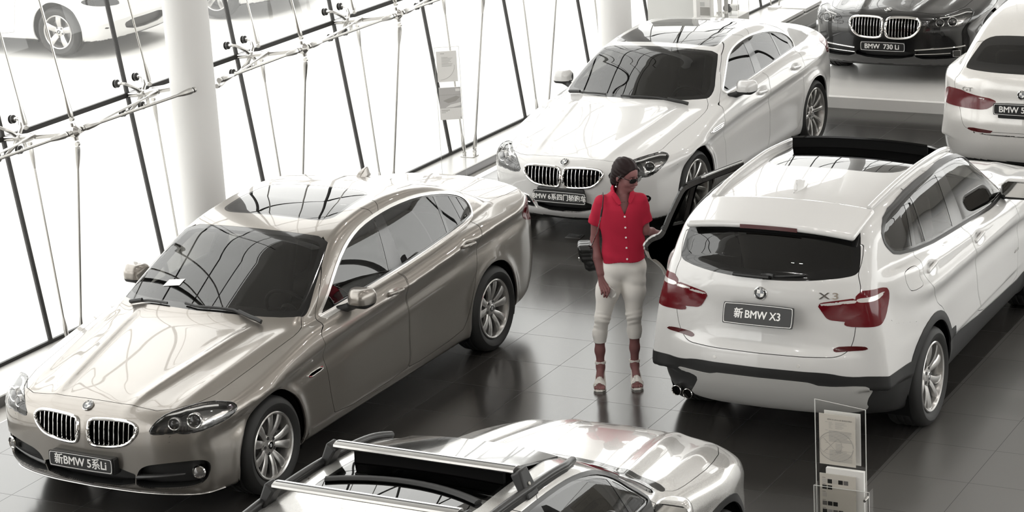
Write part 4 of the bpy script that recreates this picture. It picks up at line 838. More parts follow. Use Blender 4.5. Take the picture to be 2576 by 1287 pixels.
    S.region(FUEL,'S',[(-1.785,1.215),(-1.699,1.222),(-1.620,1.216),(-1.588,1.200),(-1.588,1.168),(-1.605,1.131),(-1.579,1.08),(-1.605,1.066),(-1.733,1.066),(-1.770,1.088),(-1.797,1.148),(-1.795,1.185)],gap=.004,rnd=1,sgn=-1)
    S.region(FDOOR,'S',[(.66,1.06),(.70,.94),(.752,.816),(.757,.717),(.74,.55),(.758,.405),(.248,.418),(-.255,.44),(-.30,.55),(-.338,.63),(-.345,.767),(-.335,.862),(-.41,.99),(-.41,1.06),(-.449,1.161),(-.485,1.196),(-.512,1.66),(.1,1.62),(.55,1.36)],gap=.0045,rnd=1)
    rd=[(-.455,1.161),(-.419,1.06),(-.417,.99),(-.344,.862),(-.352,.767),(-.346,.63),(-.31,.55),(-.265,.44),(-.65,.470),(-1.085,.518),(-1.11,.68),(-1.18,.78),(-1.300,.850),(-1.315,.890),(-1.39,.97),(-1.471,1.042),(-1.544,1.137),(-1.533,1.168),(-1.443,1.257),(-1.40,1.38),(-1.285,1.635),(-.52,1.635)]
    S.region(RDOOR,'S',rd,gap=.0045,rnd=1)
    S.line('S',[(-2.06,.985),(-1.939,.902),(-1.662,.834)],.004)
    S.split('S',rd,(BODY,TRIM,SEAL,PIL,SG),1)
    arches(S,B); F=assemble(root,S,B,W,trim='satin',lid='tailgate',door=(rd,(-.40,.90),math.radians(-15.5)))
    def sp(X,Y,Z): return rbox(X,Y,Z-(1.592+.16*(X+1.78))+.035*(np.abs(Y)/.6)**2.2,(-1.865+0*X,0,0),(.215,.605,.024),.022)+.10*np.maximum(np.abs(Y)-.45,0)**2*0
    loft_solid(sp,(-2.12,-.66,1.44),(-1.62,.66,1.66),.014,'spoiler',W,root)
    ys=np.linspace(-.205,.205,12); p=PM(); V=[]
    for y in ys: z=1.592+.16*(-2.075+1.78)-.035*(abs(y)/.6)**2.2; V+=[(-2.084,y,z+.008),(-2.084,y,z-.019),(-2.06,y,z-.019),(-2.06,y,z+.008)]
    p.put(V,[(4*k+i,4*k+4+i,4*k+4+(i+1)%4,4*k+(i+1)%4) for k in range(11) for i in range(4)]+[(0,1,2,3),(47,46,45,44)]); p.out('brake_light',M['darkred'],root)
    roof_rails(root,F,[(-1.66,.565),(-1.4,.58),(-.6,.588),(-.05,.58),(.12,.555)],M['white'])
    tilted_panel(root,F,.03,-.265,.525,.085); shark_fin(root,F,-1.38,W,1.15,.03)
    wiper(root,F,[(.0,1.238),(-.15,1.247),(-.30,1.262)],'B'); p=PM(); p.tube([(float(back_x(F,[q],[1.243])[0])-.022,q,1.243) for q in np.linspace(.20,-.06,6)],.016,8,0,flat=(1,.8)); p.out('wiper_arm',M['plastic'],root)
    for s in (1,-1):
        door_mirror(root,F,.62,1.17,W,s,1.2)
        handle(root,F,-.26,1.035,s,W)
    handle(root,F,-1.36,1.135,-1,W)
    x=float(back_x(F,[0],[1.128])[0]); roundel(root,(x+.002,.0,1.128),nrm(F,(x,0,1.128))[0],.046)
    n=nrm(F,(float(back_x(F,[0],[1.0])[0]),0,1.0))[0]; plate(root,(-2.330,-.008,.998),(-1,0,.34),.505,.150,[('新',-.139,'CENTER'),('BMW X3',.035,'CENTER')],size=.073,sx=.92)
    for ch,y in (('X',-.440),('3',-.512)): xx=float(back_x(F,[y],[1.138])[0]); text_at('badge','X' if ch=='X' else '3',.062,(xx-.002,y,1.138),frame_of(nrm(F,(xx,y,1.138))[0]),M['chrome'],root,.003,.0012,1.65)
    for x,y,z in ((-2.19,.675,.335),(-2.205,.585,.325)):
        p=PM(); R=frame_of((-1,.05,.02)); p.lathe([(.030,-.12),(.036,-.01),(.037,.0),(.034,.003),(.031,-.004),(.030,-.12)],28,0,(R,(x,y,z))); p.lathe([(.030,-.05),(.0005,-.05)],20,1,(R,(x,y,z))); p.out('exhaust_pipe',[M['chrome'],M['well']],root)
    for y in (.32,-.285): xx=float(back_x(F,[y],[.665])[0]); p=PM(); p.lathe([(.0005,.003),(.011,.003),(.0125,0)],20,0,(frame_of(nrm(F,(xx,y,.665))[0]),(xx,y,.665))); p.out('parking_sensor',M['pearl'],root)
    y=float(side_y(F,[.74],[.64])[0]); text_at('badge','xDrive28i',.030,(.70,-y-.002,.655),frame_of((0,-1,0)),M['chrome'],root,.001,0,1.0)
    p=PM(); p.box((-.3,-.75,.3),(1.0,.75,.36)); p.box((-2.0,-.72,.42),(-.3,.72,.48)); p.out('cabin_floor',M['lining'],root)
    cabin(root,B,.97,.72,M['seatlight'],-.05); liners(root,B,.88); put_wheels(root,B,.925,.353,.247,.245,'y')
    return root
def black_car():
    root=empty('sedan_car','black limousine facing the viewer on the low white stage','car',(-8.585,26.93,.12),-1.5708)
    B=black_limousine_body(); k=B.k; S=Shell(B,(-2.88,0,.12),(2.60,1.02,1.56),.022)
    lamp=np.array([(1.387,.648),(1.354,.702),(1.286,.748),(1.038,.780),(.884,.790),(.810,.784),(.835,.754),(.919,.698),(.995,.657),(1.076,.650),(1.261,.654)])
    kid=np.array([(.020,.56),(.020,.700),(.035,.732),(.12,.744),(.338,.742),(.397,.715),(.404,.664),(.368,.590),(.294,.535),(.17,.522),(.055,.527)])
    S.region(LAMP,'D',lamp,rnd=2); S.region(KID,'F',kid,rnd=2); sedan_cuts(S,B,k)
    S.region(INTAKE,'F',[(-.2,.375),(.335,.385),(.335,.305),(-.2,.275)],rnd=1)
    S.region(SIDEIN,'F',[(.345,.385),(.56,.402),(.80,.418),(.81,.312),(.642,.295),(.345,.297)],rnd=1)
    arches(S,B); F=assemble(root,S,B,M['black'])
    kidneys(root,S,B,F,kid,10,r=.012); headlamps(root,S,F,lamp,[(2.385,.607,.705),(2.325,.737,.713)],.62,[(1.24,.748),(1.04,.766),(.90,.775),(.84,.77)],(.048,.055))
    for s in (1,-1):
        for a in ([(.345,.398),(.561,.414),(.845,.430)],[(.345,.348),(.50,.354),(.715,.362)]):
            q=resample(np.array(a),12,False); P=np.c_[front_x(F,q[:,0],q[:,1])+.002,s*q[:,0],q[:,1]]; p=PM(); p.tube(P,.0085 if a[0][1]>.37 else .006,8,0,flat=(1,.9)); p.out('bumper_strip',M['chrome'],root)
        c=np.array([float(front_x(F,[.765],[.352])[0])-.03,s*.765,.352]); p=PM(); p.box((-.03,-.045,-.038),(.03,.045,.038),0,frame_of((0,0,1),(s*-.35,.9,0)),c); p.out('fog_lamp',M['foglens'],root,bevel=.008)
        door_mirror(root,F,.49,1.03,M['black'],s)
    x=float(front_x(F,[0],[.80])[0]); roundel(root,(x,0,.803),nrm(F,(x,0,.80))[0],.041)
    plate(root,(2.478,-.015,.425),(1,0,.03),.515,.108,[('BMW',-.12,'CENTER'),('730 Li',.10,'CENTER')],size=.074)
    cabin(root,B,1.03,.52,M['seat'],.15); liners(root,B,.90); put_wheels(root,B,.93,.345,.258,.245,'ten')
    return root
def hatch_car():
    root=empty('hatchback_car','cream white hatchback with its back to the viewer, cut by the right edge','car',(-6.0,23.42,0),1.5708)
    B=white_hatch_body(); S=Shell(B,(-2.72,0,.12),(2.52,1.02,1.64),.022); W=M['pearl']
    rw=[(-.2,1.376),(.30,1.376),(.54,1.352),(.59,1.24),(.628,1.145),(.60,1.127),(.36,1.124),(-.2,1.124)]; S.region(RW,'B2',rw,rnd=2); S.region(RWG,'B2',rw,off=.06,frm=(RW,),rnd=2)
    S.region(TAIL,'D2',[(-.98,.88),(-1.083,.956),(-1.27,.965),(-1.382,.930),(-1.625,.903),(-1.60,.84),(-1.55,.80),(-1.42,.795),(-1.2,.80),(-1.02,.82)],rnd=1); S.region(TSTRIP,'D2',[(-1.469,.905),(-1.575,.898),(-1.583,.884),(-1.475,.889)],frm=(TAIL,),rnd=0)
    S.region(REFL,'D2',[(-1.42,.630),(-1.627,.619),(-1.675,.600),(-1.56,.586),(-1.40,.598)],rnd=1)
    S.region(LID,'B2',[(-.2,.606),(.40,.600),(.54,.605),(.575,.634),(.60,.70),(.627,.80),(.66,.90),(.69,.97),(.70,1.04),(.65,1.09),(.64,1.2),(.60,1.35),(-.2,1.35)],gap=.0045,rnd=1)
    D=[(.76,1.0),(.563,1.12),(.378,1.25),(.203,1.35),(.029,1.42),(-.142,1.46),(-.378,1.482),(-.629,1.490),(-.901,1.482),(-1.172,1.455),(-1.407,1.40),(-1.70,1.27),(-1.80,1.19),(-1.75,1.12),(-1.5,1.10),(-.914,1.065),(-.317,1.032),(.266,1.015)]
    S.region(TRIM,'S',D,rnd=1); S.region(SEAL,'S',D,off=.016,frm=(TRIM,),rnd=1); S.region(SG,'S',D,off=.03,frm=(SEAL,),rnd=2)
    for q in ([(-.33,1.56),(-.23,1.0),(-.36,1.0),(-.43,1.56)],[(-1.26,1.56),(-1.24,1.0),(-1.28,1.0),(-1.30,1.56)]): S.region(PIL,'S',q,frm=(SG,),rnd=0)
    g=[(.10,-.2),(.09,.45),(.0,.5),(-.9,.49),(-1.0,.42),(-1.02,-.2)]; S.region(RG,'TT',g,rnd=1); S.region(RGG,'TT',g,off=.02,frm=(RG,),rnd=1)
    S.line('TT',[(-1.62,-.2),(-1.62,.3),(-1.66,.58)],.004); S.line('B2',[(-.2,.575),(.3,.572),(.56,.585)],.014)
    arches(S,B); F=assemble(root,S,B,W,lid='tailgate',glass='carglass')
    x=float(back_x(F,[0],[.955])[0]); roundel(root,(x+.002,.012,.957),nrm(F,(x,0,.955))[0],.043)
    plate(root,(-2.625,-.0,.835),(-1,0,.05),.515,.112,[('BMW 5系GT',-.205,'LEFT')],size=.078); p=PM(); p.box((-2.61,-.22,.745),(-2.56,.22,.85)); p.out('plate_holder',M['plastic'],root,bevel=.01)
    xx=float(back_x(F,[.55],[.965])[0]); text_at('badge','GT',.055,(xx-.002,.55,.968),frame_of(nrm(F,(xx,.55,.968))[0]),M['chrome'],root,.003,0,1.5)
    xx=float(back_x(F,[.31],[.535])[0]); p=PM(); p.lathe([(.0005,.003),(.011,.003),(.0125,0)],20,0,(frame_of((-1,.1,0)),(xx,.31,.535))); p.out('parking_sensor',W,root)
    cabin(root,B,1.0,.56,M['seatlight'],.25); liners(root,B,.89); put_wheels(root,B,.925,.345,.246,.245,'ten')
    return root
def crossover_car():
    root=empty('crossover_car','silver white crossover with roof rack bars in the foreground, cut by the bottom edge','car',(-5.96,10.22,0),1.5708)
    B=white_crossover_body(); S=Shell(B,(-2.36,0,.14),(2.32,.96,1.58),.0175); W=M['silver']
    w=[(.355,-.2),(.353,.25),(.32,.45),(.27,.585),(.45,.645),(.65,.70),(.80,.735),(.86,.72),(.95,.55),(1.02,.3),(1.045,0),(1.045,-.2)]; S.region(WS,'TT',w,rnd=1); S.region(WSG,'TT',w,off=.06,frm=(WS,),rnd=1)
    S.region(WS,'TT',[(.86,.735),(.93,.60),(1.03,.3),(1.055,-.2),(1.12,-.2),(1.10,.2),(1.045,.42),(.985,.62),(.935,.745),(.88,.765)],rnd=1)
    g=[(.255,-.2),(.250,.28),(.225,.40),(.13,.455),(-.65,.478),(-.78,.465),(-.815,.40),(-.82,-.2)]; S.region(RG,'TT',g,rnd=1); S.region(RGG,'TT',g,off=.022,frm=(RG,),rnd=1)
    D=[(.72,1.0),(.62,1.09),(.547,1.142),(.468,1.215),(.377,1.275),(.254,1.330),(.083,1.372),(-.087,1.393),(-.308,1.404),(-.60,1.409),(-1.0,1.400),(-1.35,1.36),(-1.60,1.27),(-1.66,1.18),(-1.6,1.11),(-1.2,1.07),(-.5,1.02),(.1,.985),(.6,.975)]
    S.region(TRIM,'S',D,rnd=1); S.region(SEAL,'S',D,off=.020,frm=(TRIM,),rnd=1); S.region(SG,'S',D,off=.036,frm=(SEAL,),rnd=2)
    for q in ([(-.36,1.46),(-.33,.98),(-.47,.98),(-.50,1.46)],[(.30,1.36),(.46,.95),(.49,.95),(.335,1.36)],[(-1.18,1.46),(-1.15,1.0),(-1.2,1.0),(-1.23,1.46)]): S.region(PIL,'S',q,frm=(SG,),rnd=0)
    S.region(HOOD,'TT',[(2.06,-.2),(2.055,.30),(2.0,.55),(1.83,.70),(1.5,.775),(1.2,.800),(1.0,.81),(.90,.79),(.8,.6),(.8,-.2)],gap=.0045,rnd=1)
    S.region(FDOOR,'S',[(.70,.99),(.80,.9),(.80,.6),(.74,.28),(-.30,.28),(-.38,.5),(-.38,.9),(-.40,1.0),(-.44,1.46),(.1,1.45),(.45,1.28)],gap=.0045,rnd=1); S.region(RDOOR,'S',[(-.41,1.0),(-.39,.9),(-.39,.5),(-.31,.28),(-.95,.3),(-1.08,.6),(-1.25,.8),(-1.38,.95),(-1.45,1.1),(-1.2,1.45),(-.45,1.47)],gap=.0045,rnd=1)
    for x in (1.38,-1.38): S.region(CLAD,'S',circle(x,.335,.432),raw=True)
    S.region(CLAD,'S',[(-1.1,.32),(1.1,.32),(1.1,.1),(-1.1,.1)],rnd=0)
    arches(S,B); F=assemble(root,S,B,W,trim='satin',glass='carglass')
    roof_rails(root,F,[(-1.45,.575),(-1.2,.595),(-.4,.605),(.05,.595),(.20,.555)],M['satin'],.019)
    tilted_panel(root,F,.235,-.375,.448,.080)
    z=float(top_z(F,[-.43],[.0])[0]); p=PM(); ys=np.linspace(-.45,.45,13); p.tube(np.c_[np.full(13,-.555)-.09*(ys/.45)**2,ys,top_z(F,np.full(13,-.555)-.09*(ys/.45)**2,ys)+.008],.022,8,0,flat=(1.2,.6)); p.out('roof_cross_member',M['plastic'],root)
    for x in (-.385,-.975):
        ys=np.linspace(-.535,.535,9); zb=1.565; p=PM()
        V=[]; sec=[(-.036,-.006),(-.030,-.014),(.028,-.014),(.036,-.004),(.030,.010),(.012,.014),(-.012,.014),(-.034,.006)]
        for y in ys: V+=[(x+a,y,zb+b) for a,b in sec]
        n=8; F2=[(k*n+i,k*n+(i+1)%n,(k+1)*n+(i+1)%n,(k+1)*n+i) for k in range(8) for i in range(n)]+[tuple(range(n))[::-1],tuple(range(8*n,9*n))]; p.put(V,F2); o=p.out('roof_bar',M['alu'],root,angle=35)
        p=PM()
        for a in (.012,): V=[]; 
        p.box((x-.006,-.53,zb+.0135),(x+.006,.53,zb+.0150)); p.out('bar_groove',M['plastic'],o)
        for s in (1,-1):
            p=PM(); sec=[(-.055,.612,1.452),(.055,.612,1.452),(.045,.640,1.475),(-.045,.640,1.475)]
            top=[(-.038,.520,1.548),(.038,.520,1.548),(.038,.560,1.583),(-.038,.560,1.583)]
            out=[(-.062,.632,1.425),(.062,.632,1.425),(.042,.575,1.578),(-.042,.575,1.578)]; inn=[(-.062,.575,1.445),(.062,.575,1.445),(.042,.515,1.545),(-.042,.515,1.545)]
            V=[(x+a,s*b,c) for a,b,c in out+inn]; q=[(0,1,2,3),(7,6,5,4),(0,4,5,1),(1,5,6,2),(2,6,7,3),(3,7,4,0)]; p.put(V,q if s<0 else [t[::-1] for t in q]); f=p.out('rack_foot',M['plastic'],o,bevel=.012)
            p=PM(); p.lathe([(.0005,.004),(.009,.004),(.011,0)],20,0,(frame_of((0,s*.93,.36)),(x-.005,s*.607,1.500))); p.out('rack_lock',M['chrome'],f)
    for s in (1,-1): door_mirror(root,F,.55,1.03,W,s,1.05); handle(root,F,-.22,.93,s,W)
    cabin(root,B,.86,.58,M['seat'],-.1); liners(root,B,.85); put_wheels(root,B,.885,.335,.233,.225,'v')
    return root
def parked_car(label,x,y,rz,h=.03):
    root=empty('sedan_car',label,'car',(x,y,0),rz,'parked cars')
    B=white_saloon_body(); S=Shell(B,(-2.6,0,.12),(2.36,.96,1.52),h); k=B.k; sedan_cuts(S,B,k)
    S.region(LAMP,'D',np.array([(1.313,.645),(1.186,.768),(.913,.790),(.708,.745),(.803,.688),(1.099,.653)])*[.95,.99],rnd=2); S.region(INTAKE,'F',[(-.2,.42),(.45,.42),(.40,.29),(-.2,.27)],rnd=1); S.region(SIDEIN,'F',[(.66,.375),(.745,.392),(.745,.368),(.68,.355)],rnd=1)
    arches(S,B); F=assemble(root,S,B,M['white'])
    for s in (1,-1): door_mirror(root,F,.45,1.03,M['white'],s)
    liners(root,B,.85); put_wheels(root,B,.885,.325,.222,.21,'five')
    return root
# ---------------------------------------------------------------- the showroom: floor, glass wall, columns, walls, ceiling
LEAN=-.145; SLX=.030; Y0=14.22; BAY=1.575; ZT=1.765; ROW=1.66
def gx(y,z): return -12.055+SLX*(y-Y0)+LEAN*(z-.1)
def quad(name,P,mat,thick=None):
    p=PM(); p.put(P,[(0,1,2,3)]); return struct(p.out(name,mat,smooth=False))
def glare_veil(m,k):
    """thin white translucent veil mixed into the pane, lifting dark tones beyond it like glare"""
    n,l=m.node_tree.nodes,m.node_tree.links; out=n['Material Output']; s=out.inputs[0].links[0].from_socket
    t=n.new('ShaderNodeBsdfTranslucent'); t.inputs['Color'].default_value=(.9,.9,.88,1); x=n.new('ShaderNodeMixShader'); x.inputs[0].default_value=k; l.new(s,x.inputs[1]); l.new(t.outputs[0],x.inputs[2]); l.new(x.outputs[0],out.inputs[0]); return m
def floor_material(lo=(.028,.0265,.0245,1),hi=(.050,.0475,.044,1),r0=.15,r1=.23,name='showroom_floor_tiles'):
    m,n,l=_nt(name); b=n['Principled BSDF']; c=n.new('ShaderNodeTexCoord'); s=n.new('ShaderNodeSeparateXYZ'); l.new(c.outputs['Object'],s.inputs[0])
    def mth(op,a,b_=None):
        q=n.new('ShaderNodeMath'); q.operation=op
        for i,v in enumerate((a,b_)):
            if v is None: continue
            if isinstance(v,(int,float)): q.inputs[i].default_value=v
            else: l.new(v,q.inputs[i])
        return q.outputs[0]
    T=.6; lines=[]; cells=[]
    for ax,off in (('X',-7.992),('Y',14.669)):
        t=mth('DIVIDE',mth('SUBTRACT',s.outputs[ax],off),T); f=mth('FRACT',t); cells.append(mth('FLOOR',t))
        lines.append(mth('LESS_THAN',mth('SUBTRACT',.5,mth('ABSOLUTE',mth('SUBTRACT',f,.5))),.0034))
    g=mth('MAXIMUM',lines[0],lines[1]); v=n.new('ShaderNodeCombineXYZ'); l.new(cells[0],v.inputs[0]); l.new(cells[1],v.inputs[1])
    w=n.new('ShaderNodeTexWhiteNoise'); l.new(v.outputs[0],w.inputs['Vector'])
    no=n.new('ShaderNodeTexNoise'); no.inputs['Scale'].default_value=1.3; no.inputs['Detail'].default_value=6; l.new(c.outputs['Object'],no.inputs['Vector'])
    fine=n.new('ShaderNodeTexNoise'); fine.inputs['Scale'].default_value=60; fine.inputs['Detail'].default_value=3; l.new(c.outputs['Object'],fine.inputs['Vector'])
    k=mth('ADD',mth('MULTIPLY',w.outputs['Value'],.35),mth('ADD',mth('MULTIPLY',no.outputs['Fac'],.4),mth('MULTIPLY',fine.outputs['Fac'],.25)))
    r=n.new('ShaderNodeValToRGB'); r.color_ramp.elements[0].position=.2; r.color_ramp.elements[0].color=lo; r.color_ramp.elements[1].position=.85; r.color_ramp.elements[1].color=hi; l.new(k,r.inputs[0])
    x=n.new('ShaderNodeMix'); x.data_type='RGBA'; l.new(g,x.inputs['Factor']); l.new(r.outputs[0],x.inputs['A']); x.inputs['B'].default_value=(.010,.0095,.009,1); l.new(x.outputs['Result'],b.inputs['Base Color'])
    rr=n.new('ShaderNodeMapRange'); rr.inputs['To Min'].default_value=r0; rr.inputs['To Max'].default_value=r1; l.new(k,rr.inputs['Value'])
    y=n.new('ShaderNodeMix'); l.new(g,y.inputs['Factor']); l.new(rr.outputs[0],y.inputs['A']); y.inputs['B'].default_value=.6; l.new(y.outputs['Result'],b.inputs['Roughness'])
    b.inputs['IOR'].default_value=1.75
    bp=n.new('ShaderNodeBump'); bp.inputs['Strength'].default_value=.04; bp.inputs['Distance'].default_value=.002; l.new(fine.outputs['Fac'],bp.inputs['Height']); l.new(bp.outputs[0],b.inputs['Normal'])
    return m
def room():
    stone=pbr('pale_sill_stone',(.60,.595,.58),.32,bump=(14,.05,.002)); riser=pbr('dark_kerb_face',(.06,.057,.053),.4); white=pbr('white_column_paint',(.66,.655,.645),.5,bump=(30,.05,.002)); wall=pbr('warm_grey_wall',(.30,.285,.26),.7,bump=(8,.1,.003)); lightw=pbr('light_wall',(.55,.53,.50),.7); dark=pbr('dark_wall_panel',(.085,.08,.075),.4); beige=pbr('beige_pilaster',(.46,.40,.33),.6); ceil=pbr('grey_ceiling',(.34,.33,.32),.8)
    ya,yb=-9.0,44.0
    p=PM(); p.put([(-11.75,ya,0),(-5.02,ya,0),(-5.02,yb,0),(-10.9,yb,0)],[(0,1,2,3)],0); p.put([(-5.02,ya,0),(11,ya,0),(11,yb,0),(-5.02,yb,0)],[(0,1,2,3)],1)
    f=struct(p.out('floor',[floor_material(),floor_material((.062,.059,.055,1),(.088,.084,.078,1),.30,.38,'matt_aisle_tiles')],smooth=False))
    # kerb under the glass
    p=PM(); kx=lambda y:-11.60+.025*(y-Y0); q=.085
    p.put([(gx(ya,0)-.2,ya,q),(kx(ya),ya,q),(kx(yb),yb,q),(gx(yb,0)-.2,yb,q)],[(0,1,2,3)],0); p.put([(kx(ya),ya,0),(kx(yb),yb,0),(kx(yb),yb,q-.012),(kx(ya),ya,q-.012)],[(0,1,2,3)],1); p.put([(kx(ya),ya,q-.012),(kx(yb),yb,q-.012),(kx(yb),yb,q),(kx(ya),ya,q)],[(0,1,2,3)],0)
    struct(p.out('trim_kerb',[stone,riser],smooth=False))
    glass=glare_veil(pane('facade_glass',(.93,.94,.93),.05),.05); joint=pbr('black_glass_joint',(.018,.017,.016),.5); ks=range(-10,17); zr=[.1]+[ZT+ROW*i for i in range(6)]  # white veil in the glass imitates glare over the outdoors
    n=0
    for k in ks:
        y=Y0+BAY*k
        for a,b in zip(zr[:-1],zr[1:]):
            n+=1; p=PM(); e=.016; P=[(gx(y+e,a+e),y+e,a+e),(gx(y+BAY-e,a+e),y+BAY-e,a+e),(gx(y+BAY-e,b-e),y+BAY-e,b-e),(gx(y+e,b-e),y+e,b-e)]
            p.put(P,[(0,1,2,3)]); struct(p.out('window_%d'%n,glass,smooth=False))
    n=0
    for k in list(ks)+[17]:
        y=Y0+BAY*k; p=PM(); n+=1; t=.017
        p.put([(gx(y,.085)+dx,y+dy,.085) for dx,dy in ((-.012,-t),(.012,-t),(.012,t),(-.012,t))]+[(gx(y,zr[-1])+dx,y+dy,zr[-1]) for dx,dy in ((-.012,-t),(.012,-t),(.012,t),(-.012,t))],[(0,1,5,4),(1,2,6,5),(2,3,7,6),(3,0,4,7)]); struct(p.out('trim_%d'%n,joint,smooth=False))
    y1,y2=Y0+BAY*ks[0],Y0+BAY*17
    for z in zr:
        n+=1; p=PM(); t=.020 if z>.2 else .014; p.put([(gx(y,z)+dx+LEAN*dz*0,y,z+dz) for y in (y1,y2) for dx,dz in ((-.013,-t),(.013,-t),(.013,t),(-.013,t))],[(0,1,5,4),(1,2,6,5),(2,3,7,6),(3,0,4,7)]); struct(p.out('trim_%d'%n,joint,smooth=False))
    # columns on the glass line
    for k in (-4,1,6,11):
        y=Y0+BAY*k+.02-.05*(k-1); x=-11.58+SLX*(y-15.8); p=PM(); p.lathe([(.188,.0),(.188,10.)],56,0,(np.eye(3),(x,y,0))); struct(p.out('column',white))
    H=10.0
    struct_walls=[('wall_right',[(11,yb,0),(11,ya,0),(11,ya,2.6),(11,yb,2.6)],lightw),('wall_right_upper',[(11,yb,9.4),(11,ya,9.4),(11,ya,H),(11,yb,H)],lightw),('wall_back',[(11,ya,0),(-13.5,ya,0),(-13.5,ya,H),(11,ya,H)],dark),('wall_far',[(-13,yb,0),(11,yb,0),(11,yb,1.4),(-13,yb,1.4)],lightw),('wall_far_upper',[(-13,yb,9.4),(11,yb,9.4),(11,yb,H),(-13,yb,H)],lightw),('ceiling',[(-14.0,ya,H),(-14.0,yb,H),(11,yb,H),(11,ya,H)],ceil)]
    for nm,P,mt in struct_walls: quad(nm,P[::-1] if nm=='ceiling' else P,mt)
    for i in range(12):   # unseen high windows in the right wall, added for fill light from that side
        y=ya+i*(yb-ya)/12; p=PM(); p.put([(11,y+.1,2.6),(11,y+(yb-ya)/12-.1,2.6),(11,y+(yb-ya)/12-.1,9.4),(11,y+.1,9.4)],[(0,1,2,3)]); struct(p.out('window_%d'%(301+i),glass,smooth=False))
        p=PM(); p.box((10.95,y-.1,2.6),(11.05,y+.1,9.4)); struct(p.out('trim_%d'%(301+i),joint,smooth=False))
    for i in range(8):    # unseen ones in the far wall, added for bright reflections and more light
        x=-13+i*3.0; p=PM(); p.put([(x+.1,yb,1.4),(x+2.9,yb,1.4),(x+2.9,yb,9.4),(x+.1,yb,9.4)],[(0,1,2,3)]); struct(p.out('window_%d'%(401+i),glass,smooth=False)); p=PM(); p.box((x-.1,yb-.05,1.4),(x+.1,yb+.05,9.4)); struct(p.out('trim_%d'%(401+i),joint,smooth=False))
    # pilasters and panels of the back wall, seen only as reflections in the cars
    n=100
    for i,x in enumerate(np.arange(-11.5,10.5,2.3)):
        n+=1; p=PM(); p.box((x,ya+.01,0),(x+.75,ya+.28,H)); struct(p.out('trim_%d'%n,beige,smooth=False))
    # white stage at the far right
    st=pbr('pale_stage_floor',(.74,.73,.71),.16,bump=(40,.03,.001)); edge=pbr('white_stage_edge',(.80,.79,.77),.4)
    p=PM(); ye=23.76; p.box((-10.1,ye,.0),(5,34,.1195),1); p.put([(-10.1,ye+.085,.1205),(5,ye+.085,.1205),(5,34,.1205),(-10.1,34,.1205)],[(0,1,2,3)],0); struct(p.out('floor_stage',[st,edge],smooth=False))
    # ground outside
    g=pbr('sunlit_paving',(.62,.61,.59),.8,bump=(3,.2,.01)); n_,l_=g.node_tree.nodes,g.node_tree.links
    p=PM(); p.put([(-70,-50,-.02),(-11.8,-50,-.02),(-11.0,90,-.02),(-70,90,-.02)],[(0,1,2,3)]); struct(p.out('ground_outside',g,smooth=False))
ORD=['first','second','third','fourth','fifth','sixth','seventh','eighth','ninth','tenth']
